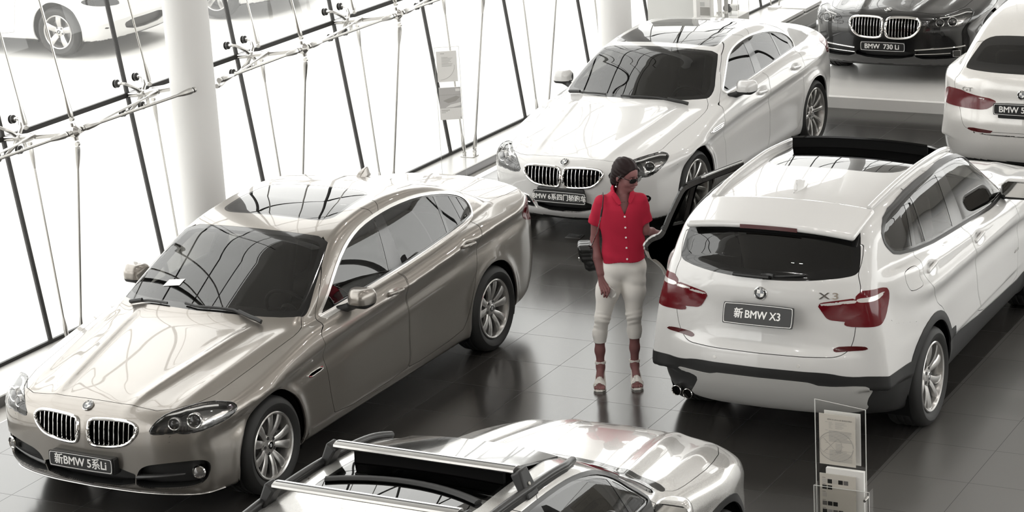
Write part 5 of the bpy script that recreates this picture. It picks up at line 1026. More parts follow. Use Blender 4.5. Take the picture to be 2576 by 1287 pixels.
def spider_wall():
    """brackets, struts and tension rods of the glass wall; what the frame does not show is one structure mesh"""
    st=M['steel']; pad=pbr('bracket_pad_black',(.03,.029,.028),.3,.4); far=PM()
    def node(k,z): y=Y0+BAY*k; return np.array([gx(y,z),y,z])
    nrm_=np.array([.9896,0,.1435]); up=np.array([-.1435,0,.9896]); L=.73
    hub=lambda k: node(k,ZT)+nrm_*L
    col=lambda k: k%5==1
    def rod(a,b,r,label,group,seen):
        a=np.array(a,float); b=np.array(b,float)
        if not seen: far.tube([a,b],r,6); return
        c=(a+b)/2; d=b-a; ln=np.linalg.norm(d); d/=ln; f=.13
        o=empty('tension_rod',label,'rod',tuple(c),0,group); p=PM(); p.tube([a+d*f-c,b-d*f-c],r,8); p.out('rod',st,o)
        for e,s in ((a,1),(b,-1)):
            p=PM(); p.tube([e+d*s*.02-c,e+d*s*.05-c,e+d*s*.13-c,e+d*s*.20-c],[r*1.9,r*2.3,r*1.9,r*1.05],8); p.tube([e+np.array([0,.012,0])-c,e-np.array([0,.012,0])-c],r*2.0,8); p.out('fork_end',st,o)
    for k in range(-3,10):
        G=node(k,ZT); y=G[1]; seen=0<=k<=4
        if col(k): h=np.array([-11.55+SLX*(y-15.8)-.17,y+.03,ZT+.10]); end=h-G
        else: end=nrm_*L
        if not seen: far.tube([G,G+end],.03,8); continue
        o=empty('spider_bracket','steel spider bracket with pads on the glass wall, %s from the left'%ORD[k],'bracket',tuple(G),0,'spider brackets of the glass wall')
        hb=nrm_*.16
        p=PM(); p.tube([nrm_*.02,nrm_*.11,nrm_*.17,nrm_*.20],[.022,.030,.036,.02],12); p.out('bracket_hub',st,o)
        for sy in (-1,1):
            for sz in (-1,1):
                e=np.array([0,sy*.135,0])+up*sz*.125; p=PM(); p.tube([hb,hb*.95+e*.45,e*.92+nrm_*.10,e+nrm_*.045],[.020,.016,.013,.013],8); a=p.out('arm',st,o)
                p=PM(); R=frame_of(nrm_); p.lathe([(.0005,.045),(.018,.044),(.034,.036),(.034,.020),(.028,.018),(.028,.012),(.036,.010),(.036,.004),(.0005,.003)],20,0,(R,e)); p.lathe([(.016,.044),(.014,.075),(.0005,.078)],12,1,(R,e)); p.out('pad',[pad,st],a)
        p=PM(); p.tube([nrm_*.18,end*.5],.024,10); p.tube([end*.45,end*.95],.031,10); p.out('strut',st,o)
        if not col(k):
            p=PM(); c=end; p.tube([c-nrm_*.07,c-nrm_*.02,c+nrm_*.02,c+nrm_*.05],[.033,.046,.046,.02],14)
            for dv in ((0,1,0),(0,-1,0),up,-up): p.tube([c,c+np.array(dv)*.07],[.022,.018],8)
            p.out('strut_head',st,o)
    for k in range(-3,10):
        n='%s bracket from the left'%ORD[k] if 0<=k<=4 else 'upper edge of the picture'
        y=Y0+BAY*k; G=node(k,ZT); base=np.array([-11.81+.026*(y-Y0),y,.10]); A='rods of the glass wall'
        down=lambda t: ('thin steel rod falling %s the %s'%(t,n)) if k<=4 else '%s glass wall rod behind the white coupe, %s'%(ORD[k-5],'next to the pane' if t=='beside' else 'standing off the pane')
        rod(G+nrm_*.26+up*.07,node(k,6.8)+np.array([.02,0,0]),.0085,'thin steel rod rising beside the %s'%n,A,0<=k<=4)
        rod(G+nrm_*.26-up*.06,base+np.array([-.035,-.04,.03]),.0085,down('beside'),A,0<=k<=7)
        if not col(k):
            h=hub(k); rod(h+up*.10,h+up*.10+np.array([-.2*4.9,0,4.9]),.0095,'steel rod rising from the strut head of the %s'%n,A,0<=k<=4); rod(h-up*.10,base+np.array([.045,.03,.03]),.0095,down('from the strut head of'),A,0<=k<=7)
        ho=lambda q: hub(q) if not col(q) else np.array([-11.55+SLX*(Y0+BAY*q-15.8)+.10,Y0+BAY*q+.06-.21,ZT+.12])
        s=-1<=k<=3; m='the %s'%n if k>=0 else 'beyond the left picture edge'
        if k<9 and not col(k): rod(ho(k)+np.array([0,.09,0]),ho(k+1)-np.array([0,.0 if col(k+1) else .09,0]),.0125,'thick level steel tie from %s to the next one'%m,A,s); rod(ho(k)+np.array([-.05,.08,-.03]),node(k+1,ZT)+nrm_*.34+np.array([0,-.03,0]),.0105,'steel tie slanting from %s back towards the glass'%m,A,s)
        if k<9 and col(k):
            c=np.array([-11.55+SLX*(y-15.8)+.05,y+.06+.20,ZT+.06]); rod(c,node(k+1,ZT)+nrm_*.36-np.array([0,.03,0]),.0105,'steel tie slanting from the near white column to the third bracket',A,s); rod(c+np.array([.03,0,.05]),ho(k+1)-np.array([0,.09,0]),.0125,'thick level steel tie from the near white column to the third bracket',A,s)
        if k==4:
            o=empty('rod_anchor','steel foot plate on the sill where two rods meet, left of the white coupe','bracket',tuple(base)); p=PM(); p.box((-.075,-.06,-.015),(.075,.06,-.005)); p.out('foot_plate',st,o,bevel=.003)
            for q in ((-.035,-.04),(.045,.03)): p=PM(); p.box((q[0]-.015,q[1]-.015,-.006),(q[0]+.015,q[1]+.015,.022)); p.out('lug',st,o,bevel=.004)
        else: far.box((base[0]-.075,y-.06,.085),(base[0]+.075,y+.06,.12))
    o=far.out('trim_truss',st); struct(o)
# ---------------------------------------------------------------- the woman at the open door (x to the picture's right, -y towards the viewer)
def ell(x,y,z,c,A,r):
    """ellipsoid with axes = columns of A"""
    d=(x-c[0],y-c[1],z-c[2]); q=[(d[0]*A[0,i]+d[1]*A[1,i]+d[2]*A[2,i])/r[i] for i in range(3)]
    k=np.sqrt(q[0]**2+q[1]**2+q[2]**2); return (k-1)*min(r)
def chain(x,y,z,pts,k=.012):
    d=None
    for (a,ra),(b,rb) in zip(pts[:-1],pts[1:]):
        e=capsule(x,y,z,a,b,ra,rb); d=e if d is None else smin(d,e,k)
    return d
I3=np.eye(3)
HF=np.array([.70,-.66,-.28]); HF/=np.linalg.norm(HF); HL=np.cross(HF,(0,0,1)); HL/=np.linalg.norm(HL); HU=np.cross(HL,HF); HA=np.stack([HF,HL,HU],1); HC=np.array([.132,.045,1.612])
hp=lambda f,l,u: HC+HF*f+HL*l+HU*u
# HL points to her right
LEG={'r':[((-.005,.055,.90),.088),((-.045,.05,.72),.078),((-.089,.04,.535),.047),((-.115,.072,.40),.0415),((-.121,.075,.26),.034),((-.122,.07,.145),.028)],
     'l':[((.155,.055,.90),.088),((.150,.055,.72),.078),((.143,.045,.55),.048),((.142,.078,.41),.0415),((.138,.08,.27),.034),((.133,.075,.15),.028)]}
ARM_R=[((-.058,.052,1.398),.048),((-.106,.065,1.27),.040),((-.120,.075,1.125),.034),((-.108,.035,1.0),.034),((-.092,-.005,.885),.0245)]
ARM_L=[((.222,.052,1.400),.048),((.246,.045,1.27),.040),((.252,.03,1.185),.036),((.300,.095,1.155),.033),((.352,.160,1.122),.0235)]
def foot(x,y,z,s):
    cx=-.122 if s=='r' else .133; t=-.014 if s=='r' else .012; oy=0 if s=='r' else .005
    d=chain(x,y,z,[((cx,.075+oy,.15),.030),((cx,.095+oy,.105),.027)]); d=smin(d,chain(x,y,z,[((cx,.07+oy,.13),.030),((cx+t*.6,.01+oy,.072),.027),((cx+t,-.055+oy,.034),.024)]),.025)
    d=smin(d,capsule(x,y,z,(cx+t-.020,-.05+oy,.03),(cx+t+.020,-.05+oy,.03),.021,.021),.02)
    for i in range(5):
        q=(i-2)*.0165*(1 if s=='l' else 1); L=.036-.004*abs(i-2)-.003*((4-i) if s=='r' else i)*.6; r=.0075+(.003 if (i==0 and s=='l') or (i==4 and s=='r') else 0)
        d=smin(d,capsule(x,y,z,(cx+t+q*.9,-.062+oy,.030),(cx+t+q,-.075-L+oy,.022),r+.001,r),.006)
    return d
def fingers(x,y,z,F,k=.006):
    d=None
    for pts in F:
        e=chain(x,y,z,pts,.004); d=e if d is None else np.minimum(d,e)
    return d
HAND_R=[[((-.088,-.012,.868),.017),((-.050,-.034,.805),.0115),((-.032,-.058,.780),.0088),((-.034,-.068,.757),.008),((-.042,-.064,.740),.0072)],
        [((-.090,-.010,.866),.017),((-.066,-.036,.797),.0115),((-.048,-.066,.764),.009),((-.046,-.074,.738),.0082),((-.053,-.068,.720),.0074)],
        [((-.094,-.006,.866),.017),((-.082,-.034,.797),.0110),((-.068,-.066,.762),.0086),((-.066,-.072,.738),.0078),((-.071,-.064,.722),.007)],
        [((-.097,-.002,.868),.016),((-.096,-.028,.802),.0100),((-.088,-.056,.772),.0076),((-.086,-.062,.753),.007),((-.088,-.056,.740),.0064)],
        [((-.086,-.014,.862),.016),((-.050,-.012,.828),.0125),((-.028,-.022,.796),.0095),((-.016,-.032,.772),.0082)]]
HAND_L=[[((.356,.165,1.120),.016),((.392,.196,1.118),.0110),((.418,.212,1.108),.0086),((.428,.222,1.088),.0076),((.424,.228,1.072),.007)],
        [((.356,.165,1.118),.016),((.393,.200,1.104),.0112),((.420,.218,1.092),.0088),((.430,.228,1.070),.0078),((.426,.234,1.052),.007)],
        [((.355,.165,1.114),.016),((.390,.200,1.090),.0108),((.416,.219,1.076),.0084),((.425,.228,1.056),.0075),((.421,.233,1.040),.0068)],
        [((.354,.165,1.110),.015),((.385,.198,1.078),.0098),((.407,.215,1.062),.0076),((.414,.222,1.046),.0068),((.411,.226,1.033),.006)],
        [((.352,.160,1.124),.015),((.372,.168,1.138),.0115),((.395,.184,1.142),.009),((.413,.198,1.138),.0078)]]
def skin(x,y,z):
    d=smin(rbox(x,y,z,(.082,.055,1.20),(.115,.078,.20),.075),ell(x,y,z,(.082,.052,1.30),I3,(.138,.098,.15)),.05)
    d=smin(d,capsule(x,y,z,(-.02,.055,1.405),(.185,.055,1.405),.046,.046),.05); d=smin(d,ell(x,y,z,(.078,.06,.93),I3,(.152,.105,.115)),.05)
    d=smin(d,chain(x,y,z,[((.088,.065,1.40),.054),((.112,.055,1.53),.047)]),.035)
    for k in LEG.values(): d=smin(d,chain(x,y,z,k,.03),.03)
    for s in 'rl': d=smin(d,foot(x,y,z,s),.012)
    for a in (ARM_R,ARM_L): d=smin(d,chain(x,y,z,a,.02),.03)
    for h in (HAND_R,HAND_L): d=smin(d,fingers(x,y,z,h),.008)
    h=ell(x,y,z,hp(-.012,0,.022),HA,(.094,.074,.085)); h=smin(h,ell(x,y,z,hp(.026,0,-.040),HA,(.062,.058,.078)),.03); h=smin(h,ell(x,y,z,hp(.052,0,-.098),HA,(.024,.024,.020)),.03)
    h=smin(h,capsule(x,y,z,hp(.084,0,.002),hp(.106,0,-.033),.0065,.0105),.010); h=smin(h,ell(x,y,z,hp(.100,0,-.038),HA,(.012,.0165,.009)),.008)
    for s in (1,-1):
        h=smin(h,ell(x,y,z,hp(.055,s*.036,-.035),HA,(.028,.024,.026)),.02); h=smin(h,ell(x,y,z,hp(-.012,s*.073,-.018),HA,(.018,.008,.030)),.008)
        h=smax(h,-ell(x,y,z,hp(.084,s*.030,-.002),HA,(.016,.018,.012)),.012); h=smin(h,ell(x,y,z,hp(.070,s*.030,-.003),HA,(.013,.013,.012)),.004)
    h=smin(h,ell(x,y,z,hp(.082,0,-.066),HA,(.010,.021,.0055)),.006); h=smin(h,ell(x,y,z,hp(.081,0,-.076),HA,(.010,.018,.006)),.005)
    return smin(d,h,.02)+np.where((z>.99)&(z<1.42),.004,0)
_SA=pchip([(.95,.158),(1.05,.155),(1.15,.158),(1.28,.166),(1.36,.170),(1.42,.158),(1.455,.118),(1.49,.078),(1.53,.07)]); _SB=pchip([(.95,.128),(1.05,.120),(1.15,.116),(1.28,.124),(1.36,.116),(1.42,.092),(1.455,.080),(1.49,.072),(1.53,.072)])
def shirt_solid(x,y,z):
    a,b=_SA(z),_SB(z); cx=.088+.008*(z-1.2); cy=.055
    fold=.0035*np.sin(34*x+9*z+2.2*np.sin(11*z))*np.clip((1.32-z)/.2,0,1)+.003*np.sin(60*z+14*x)*np.clip((1.08-z)/.1,0,1)
    d=((np.abs(x-cx)/a)**2.3+(np.abs(y-cy)/b)**2.3)**(1/2.3); d=(d-1)*np.minimum(a,b)+fold
    for q,e in ((ARM_R,(-.122,.068,1.235)),(ARM_L,(.262,.048,1.235))):
        p=np.array(q[0][0])+np.array([0,0,.006]); e=np.array(e); u=(e-p)/np.linalg.norm(e-p); t=(x-p[0])*u[0]+(y-p[1])*u[1]+(z-p[2])*u[2]
        c=capsule(x,y,z,p,e,.058,.049)+.002*np.sin(70*t+20*y); c=np.maximum(c,t-np.linalg.norm(e-p)+.012); d=smin(d,c,.03)
    return d
def shirt(x,y,z):
    d=shirt_solid(x,y,z); s=np.maximum(d,-(d+.016))
    hem=.972+.016*np.clip((x-.09)/.15,-1,1)*np.where(x>.09,.6,.3)+.006*np.sin(25*x)
    s=np.maximum(s,hem-z)
    vx=.106+.02*(z-1.34); v=np.maximum(np.abs(x-vx)-np.clip((z-1.335)*.42,0,.075),y-.04)      # the open neck
    s=np.maximum(s,-np.maximum(v,1.332-z)*1.0); n=np.sqrt((x-.098)**2+(y-.062)**2)-.060-.1*np.maximum(1.47-z,0); return np.maximum(s,-np.maximum(n,1.435-z))
def sleeve_hole(x,y,z): return None
def trousers(x,y,z):
    d=ell(x,y,z,(.078,.06,.93),I3,(.158,.112,.125)); d=smin(d,rbox(x,y,z,(.080,.058,.99),(.135,.098,.05),.07),.04)
    for s,k in LEG.items():
        kn=k[2][0][2]; w=.0026*np.sin(135*(z-kn)+(30*x if s=='r' else -30*x)+2*np.sin(23*z+40*y))*np.exp(-((z-kn+.03)/.085)**2)*(.6+.4*np.sin(40*x+31*z))+.0028*np.sin(60*z+30*x)*np.exp(-((z-.80)/.06)**2)
        pts=[(np.array(p),r+(.006,.006,.0075,.0085,.011,.012)[i]) for i,(p,r) in enumerate(k)]; d=smin(d,chain(x,y,z,pts[:5],.03)+w,.028)
    hem=np.where(x<.02,.328,.350); return np.maximum(np.maximum(d,hem-z),z-1.0)
def hair(x,y,z):
    d=ell(x,y,z,hp(-.020,0,.032),HA,(.103,.084,.089)); d=smin(d,ell(x,y,z,hp(-.055,.02,-.045),HA,(.055,.055,.075)),.04)
    f=(x-HC[0])*HF[0]+(y-HC[1])*HF[1]+(z-HC[2])*HF[2]; u=(x-HC[0])*HU[0]+(y-HC[1])*HU[1]+(z-HC[2])*HU[2]; l=(x-HC[0])*HL[0]+(y-HC[1])*HL[1]+(z-HC[2])*HL[2]
    d=d+.0016*np.sin(150*l+60*u)+.0012*np.sin(230*u+40*f)
    d=smax(d,f-(.048+.55*(u-.028)+.25*np.abs(l)*0)*1.0,.012); d=smax(d,np.minimum(-(u+.045-.0*f),0*u+9)*1.0-.9*np.maximum(-f-.012,0)*0-(.0)-.0+0*f-np.where(f<-.02,.5,0),.01)
    d=smin(d,ell(x,y,z,hp(-.085,-.01,.062),HA,(.034,.040,.034)),.012); d=smin(d,chain(x,y,z,[(hp(-.075,.03,-.03),.030),(hp(-.078,.032,-.085),.020),(hp(-.070,.03,-.125),.008)]),.02)
    return smin(d,chain(x,y,z,[(hp(.02,.078,.01),.006),(hp(.0,.083,-.03),.005)]),.015)
def sandal(x,y,z,s):
    cx=-.122 if s=='r' else .133; t=-.014 if s=='r' else .012; oy=0 if s=='r' else .005
    sk=foot(x,y,z,s)
    q=np.clip((y-oy+.115)/.235,0,1); px=cx+t*(1-q*.9); w=.043-.010*np.clip((q-.45)/.4,0,1)-.02*np.clip((.1-q)/.1,0,1)
    sole_z=.006+np.where(q>.30,(.072)*np.clip((q-.30)/.55,0,1)**1.15,0); d=np.maximum(np.maximum(np.abs(x-px)-w,np.abs(z-sole_z-.002)-.0075),np.maximum(-.122+oy-y,y-.128-oy))
    heel=np.maximum(np.maximum(np.abs(x-cx)-.016-.12*np.maximum(z-.03,0),np.abs(y-.105-oy)-.016-.15*np.maximum(z-.03,0)),np.maximum(-z,z-.08)); d=np.minimum(d,heel)
    toe=np.maximum(np.maximum(sk-.006,-(sk-.0005)),np.maximum(np.abs(y-oy+.058-.25*(z-.03))-.021,.012-z)); d=np.minimum(d,toe)
    ank=np.maximum(np.maximum(np.sqrt((x-cx)**2+(y-.082-oy)**2)-.041,-(np.sqrt((x-cx)**2+(y-.082-oy)**2)-.034)),np.abs(z-.165+.1*(y-.08))-.0105); d=np.minimum(d,ank)
    back=np.maximum(np.maximum(sk-.006,-(sk-.0005)),np.maximum(.095+oy-y,np.abs(z-.12)-.045)); return np.minimum(d,back)
def woman():
    th=.457; root=empty('person','woman in a coral red shirt and cream trousers reaching for the open car door','person',(-7.37,15.0,0),th)
    sk=pbr('skin',(.205,.088,.086),.55,spec=.35); n,l=sk.node_tree.nodes,sk.node_tree.links
    red=pbr('coral_shirt_cloth',(.40,.019,.045),.85,spec=.15,bump=(220,.2,.001)); cream=pbr('cream_trouser_cloth',(.80,.775,.735),.8,bump=(260,.2,.001)); hr=pbr('dark_brown_hair',(.014,.007,.007),.6,spec=.18,bump=(90,.35,.002)); wh=pbr('white_sandal_leather',(.80,.77,.72),.45)
    loft_solid(skin,(-.18,-.16,.005),(.46,.27,1.73),.0062,'body',[sk],root,2)
    loft_solid(shirt,(-.20,-.10,.94),(.34,.20,1.54),.0058,'shirt',red,root,2); loft_solid(trousers,(-.20,-.08,.31),(.26,.20,1.02),.0068,'trousers',cream,root,2)
    loft_solid(hair,(-.02,-.10,1.44),(.26,.19,1.76),.0055,'hair',hr,root,2)
    for s in 'rl': c=-.13 if s=='r' else .138; loft_solid(lambda x,y,z:sandal(x,y,z,s),(c-.07,-.14,-.003),(c+.07,.15,.20),.0045,'sandal',wh,root,1)
    # collar, placket, buttons
    def collar(x,y,z):
        d=None
        for a,b,c in (((.030,.085,1.500),(.036,-.005,1.475),(.070,-.052,1.425)),((.168,.085,1.500),(.170,-.005,1.475),(.150,-.050,1.430))):
            for p,q,r in ((a,b,.016),(b,c,.020)):
                e=capsule(x,y,z,p,q,r,r*.9); d=e if d is None else smin(d,e,.01)
        e=capsule(x,y,z,(.030,.085,1.50),(.168,.085,1.50),.018,.018); d=smin(d,e,.01); s=shirt_solid(x,y,z); return smax(d,np.abs(s-.003)-.006,.004)
    loft_solid(collar,(-.02,-.11,1.38),(.22,.13,1.55),.005,'collar',red,root,1)
    p=PM()
    for z in (1.325,1.243,1.165,1.088,1.005):
        X=.106+.004*(1.33-z)*3; ys=np.linspace(-.12,.05,200); v=shirt_solid(np.full(200,X),ys,np.full(200,z)); y=ys[np.argmax(v<0)]; p=PM(); p.lathe([(.0005,.004),(.0062,.004),(.0075,.001),(.007,-.002)],14,0,(frame_of((0,-1,.1)),(X,y-.001,z))); p.out('shirt_button',M['white_ink'],root)
    zz=np.linspace(1.325,.985,24); X=.106+.012*(1.33-zz); Y=[]
    for a,b in zip(X,zz): ys=np.linspace(-.12,.05,200); Y.append(ys[np.argmax(shirt_solid(np.full(200,a),ys,np.full(200,b))<0)])
    p=PM(); p.tube(np.c_[X+.013,np.array(Y)+.001,zz],.0022,5); p.out('button_placket',red,root)
    # sunglasses and earring
    p=PM(); R=frame_of(HF,HU)
    for s in (1,-1):
        c=hp(.099,s*.034,-.004); Rs=frame_of(HF+HL*s*.22,HU); o=chaikin([(-.026,-.018),(.026,-.016),(.030,.010),(.024,.019),(-.024,.019),(-.030,.010)],2); p.prism(o,-.0022,.0022,0,(Rs,c))
        p.tube([hp(.094,s*.064,.006),hp(.03,s*.078,.004),hp(-.022,s*.079,-.004)],.0026,6)
    p.tube([hp(.102,.008,.006),hp(.104,0,.008),hp(.102,-.008,.006)],.003,6); p.out('sunglasses',M['gloss'],root)
    p=PM(); p.tube([hp(-.008,.083,-.050),hp(-.006,.085,-.075)],.0035,8); p.lathe([(.0005,.009),(.007,.004),(.008,0),(.006,-.006),(.0005,-.009)],12,0,(I3,hp(-.006,.085,-.083))); p.out('earring',M['chrome'],root)
    p=PM()
    for s in (1,-1): p.tube([hp(.090,s*.050,.024),hp(.097,s*.032,.030),hp(.097,s*.014,.025)],.0025,5)
    p.out('eyebrows',hr,root)
    mo=pbr('lips',(.16,.04,.045),.4); p=PM(); p.tube([hp(.086,.022,-.070),hp(.0925,.008,-.0685),hp(.093,0,-.070),hp(.0925,-.008,-.0685),hp(.086,-.022,-.070)],.0035,6); p.out('lips',mo,root)
    p=PM(); p.tube([(-.060,.0,.83),(-.058,-.004,.826)],.004,6); 
    # things she carries
    cz,sz=math.cos(th),math.sin(th); W=lambda q: (-7.37+cz*q[0]-sz*q[1],15.0+sz*q[0]+cz*q[1],q[2])
    c=np.array([-.040,-.040,.762]); u=np.array([.76,-.20,-.62]); u/=np.linalg.norm(u); v=np.array([-.55,.10,-.80]); v-=u*(u@v); v/=np.linalg.norm(v); nn=np.cross(u,v); R=np.stack([u,v,nn],1)
    ph=empty('phone','white mobile phone held in the woman\'s lowered hand','phone',W(c),th); p=PM(); p.prism(chaikin([(-.069,-.034),(.069,-.034),(.069,.034),(-.069,.034)],2),-.004,.004,0,(R,(0,0,0))); p.out('phone_body',M['paper'],ph,bevel=.0015)
    p=PM(); p.box((-.056,-.030,-.0052),(.056,.030,-.0040),0,R); p.box((-.056,-.030,.0040),(.056,.030,.0052),0,R); p.out('phone_screen',M['clearlamp'],ph)
    bl=pbr('black_quilted_leather',(.010,.010,.010),.32)
    b=empty('handbag','black quilted shoulder bag on a chain strap, hanging behind the woman\'s arm','bag',W((-.165,.115,.985)),th)
    def bag(x,y,z):
        q=.004*np.abs(np.sin(46*(x+z)))*np.abs(np.sin(46*(x-z))); return rbox(x+.22*z,y,z,(0,0,0),(.052+0*x,.085,.098),.03)-q
    loft_solid(bag,(-.12,-.12,-.13),(.12,.12,.13),.006,'bag_body',bl,b,2)
    def flap(x,y,z): q=.004*np.abs(np.sin(46*(y+z)))*np.abs(np.sin(46*(y-z))); return rbox(x+.22*z,y,z,(-.012,0,.035),(.056,.089,.066),.03)-q
    loft_solid(flap,(-.12,-.12,-.06),(.12,.12,.13),.006,'bag_flap',bl,b,2)
    p=PM(); p.tube([(-.078,-.012,-.012),(-.080,.012,-.012),(-.078,.012,-.030),(-.076,-.012,-.030)],.004,6,0,True); p.out('bag_clasp',M['chrome'],b)
    S0=np.array([-.165,.115,.985]); st=[(-.150,.04,1.075),(-.10,-.035,1.20),(-.072,-.062,1.31),(-.052,-.050,1.40),(-.042,.0,1.462),(-.045,.055,1.476),(-.055,.11,1.44),(-.085,.155,1.30),(-.135,.165,1.15),(-.155,.165,1.075)]
    P=resample(np.array(st),60,False)-S0; p=PM(); p.tube(P[18:40],.0075,6,0,flat=(.55,1)); p.out('strap_pad',bl,b); p=PM()
    for q in (P[:19],P[39:]): p.tube(q,np.where(np.arange(len(q))%2==0,.0055,.0032),6)
    p.out('strap_chain',M['steel'],b)
# ---------------------------------------------------------------- stands, printed sheets and the display corner at the back
def stand(label,x,y,rz,w,zt,drop=0.):
    o=empty('brochure_stand',label,'stand',(x,y,0),rz); ac=pane('clear_acrylic',(.95,.95,.945),.045); ed=pbr('acrylic_edge',(.60,.60,.58),.15)
    p=PM(); p.put([(-w,0,.03),(w,0,.03),(w,0,zt-drop),(-w,0,zt)],[(0,1,2,3)]); p.out('acrylic_sheet',ac,o,smooth=False)
    p=PM(); e=.0017
    for a,q in ((-w,0),(w,drop)): p.box((a-e,-.003,.03),(a+e,.003,zt-q))
    p.tube([(-w,0,zt),(w,0,zt-drop)],e*1.1,4); p.out('sheet_edge',ed,o,smooth=False)
    p=PM(); p.box((-w-.02,-.13,0),(w+.02,.13,.03)); p.out('base',ed,o,bevel=.004); return o,ac,ed
def local(o):
    c,s=math.cos(o.rotation_euler.z),math.sin(o.rotation_euler.z); x,y,_=o.location
    return lambda q: (x+c*q[0]-s*q[1],y+s*q[0]+c*q[1],q[2])
def card(name,label,cat,P,rz,w,h,t,mat,group=None):
    o=empty(name,label,cat,P,rz,group); p=PM(); p.box((-w/2,0,-h/2),(w/2,t,h/2)); p.out('sheet' if t<.01 else 'booklet',mat,o,smooth=False); return o
def flat(p,x0,x1,z0,z1,m=0,y=-.0008):
    k=(.89,.84) if FIT else (1,1); x0,x1,z0,z1=x0*k[0],x1*k[0],z0*k[1],z1*k[1]; p.put([(x0,y,z0),(x1,y,z0),(x1,y,z1),(x0,y,z1)],[(0,1,2,3)],m)
FIT=True
def extras():
    global FIT
    paper=pbr('printed_paper',(.50,.47,.42),.6); paperw=pbr('white_card',(.72,.71,.69),.55); ink=pbr('grey_print_ink',(.13,.125,.12),.6); faint=pbr('faint_print_ink',(.33,.32,.30),.6); sw=[pbr('swatch_%s'%n,c,.4) for n,c in (('black',(.012,.012,.012)),('grey',(.12,.115,.11)),('silver',(.28,.275,.27)),('pale',(.42,.40,.37)))]
    # near stand
    o,ac,ed=stand('clear acrylic brochure stand in the foreground behind the white sport utility car',-4.382,11.69,0.,.148,1.402,.03); L=local(o); rz=0.
    p=PM()
    for x0,x1,y0,y1 in ((-.138,.188,-.068,-.065),(-.138,-.135,-.068,-.004),(.185,.188,-.068,-.004)): p.box((x0,y0,.50),(x1,y1,.914))
    p.out('leaflet_pocket',ac,o,smooth=False); p=PM()
    for q in ((-.138,-.067),(.187,-.067)): p.box((q[0]-.0015,q[1]-.002,.50),(q[0]+.0015,q[1]+.002,.914))
    p.box((-.138,-.069,.9125),(.188,-.066,.9155)); p.out('pocket_edge',ed,o,smooth=False)
    for z in (.86,.62):
        p=PM(); p.lathe([(.0005,.05),(.008,.05),(.008,-.01),(.0005,-.01)],14,0,(frame_of((0,-1,0)),(.160,-.02,z))); p.out('stand_off',M['steel'],o)
    c=card('framed_sheet','upper printed data sheet on the near acrylic stand','sheet',L((-.011,-.022,1.181)),rz,.212,.300,.003,paper); p=PM()
    def txt(s,size,x,z,al='LEFT',m=ink): text_at('print',s,size,(x*.89,-.0012,z*.84),np.array([[1,0,0],[0,0,-1],[0,1,0]],float),m,c,.0001,0,1,al)
    txt('BMW X1 sDrive 20i 运动设计套装',.0098,.098,.142,'RIGHT')
    rs=np.random.RandomState(3)
    for i in range(7): z=.122-.007*i; flat(p,-.055,-.055+rs.uniform(.015,.03),z,z+.0022); flat(p,-.012,rs.uniform(.02,.07),z,z+.0022)
    for i in range(14): z=.062-.0058*i; flat(p,-.055,.095-rs.uniform(0,.03)*(rs.rand()>.6),z,z+.0026)
    for i in range(12): z=-.026-.0058*i; flat(p,-.012,rs.uniform(.02,.05),z,z+.002)
    for i in range(14): z=-.074-.006*i; flat(p,-.052,.097-rs.uniform(0,.05)*(rs.rand()>.6),z,z+.0022)
    for z in (.122,.064,-.025,-.075): flat(p,-.078,-.062,z,z+.003)
    p.out('text_lines',faint,c,smooth=False)
    p=PM(); a=np.linspace(0,2*np.pi,60,endpoint=False)
    for rx,rz_,cx,cz,t in ((.115,.105,-.01,-.045,.0035),(.075,.066,-.045,-.040,.0016)):
        q=[(.89*(cx+rx*math.cos(u)),.84*(cz+rz_*math.sin(u))) for u in a]; q=[(x,z) for x,z in q if x>-.104]; p.tube([(x,-.0012,z) for x,z in q],t*.5,4,0,flat=(1,.1),up=(0,1,0))
    for s in (1,-1): p.tube([(-.04-.04*s,-.0012,-.034-.04),(-.04+.04*s,-.0012,-.034+.04)],.0007,4)
    p.out('ring_print',faint,c)
    card('backing_sheet','blank sheet showing behind the upper data sheet of the near stand','sheet',L((.010,.004,1.188)),rz,.212,.306,.004,paperw)
    c=card('colour_chart','colour swatch card in the near acrylic stand','card',L((-.001,-.055,.838)),rz,.212,.300,.004,paper); p=PM(); k=0
    for r,(z,cols) in enumerate(((.142,(3,0,3,0,1)),(.098,(0,0)),(.043,(3,)),(-.017,(1,0,0)),(-.075,(0,2,1,0)),(-.135,(2,0)))):
        for i,m in enumerate(cols): flat(p,-.102+i*.0355,-.102+i*.0355+.030,z-.030,z,m)
        flat(p,-.102,-.08,z+.006,z+.009,1)
    p.out('swatches',sw,c,smooth=False)
    card('leaflet_stack','thick stack of white leaflets behind the swatch card','leaflets',L((.036,-.040,.866)),rz,.222,.300,.026,paperw)
    FIT=False
    # far stand against the glass
    o,ac2,ed2=stand('clear acrylic brochure stand against the glass wall by the white coupe',-11.25,19.50,.52,.118,1.45); L=local(o); rz=.52
    c=card('framed_sheet','pale printed sheet, the upper one on the stand at the glass wall','sheet',L((-.005,-.012,1.262)),rz,.195,.300,.012,paperw); p=PM()
    for i in range(9): z=.09-.011*i; flat(p,-.05,-.05+rs.uniform(.05,.11),z,z+.003)
    flat(p,-.06,-.02,.125,.130); p.tube([(-.08+.15*math.cos(u),-.001,.0+.13*math.sin(u)) for u in np.linspace(-1.5,.1,20)],.001,4); p.out('text_lines',faint,c,smooth=False)
    c=card('brochure','brochure with a grey picture cover, lower one on the glass wall stand','brochure',L((.006,-.016,.897)),rz,.21,.318,.014,paperw); p=PM(); flat(p,-.105,.105,-.045,.159,0); flat(p,-.09,-.01,-.066,-.060,1); flat(p,-.09,-.03,-.078,-.074,1); flat(p,-.09,-.05,-.09,-.086,1); flat(p,.09,.098,-.15,-.135,1)
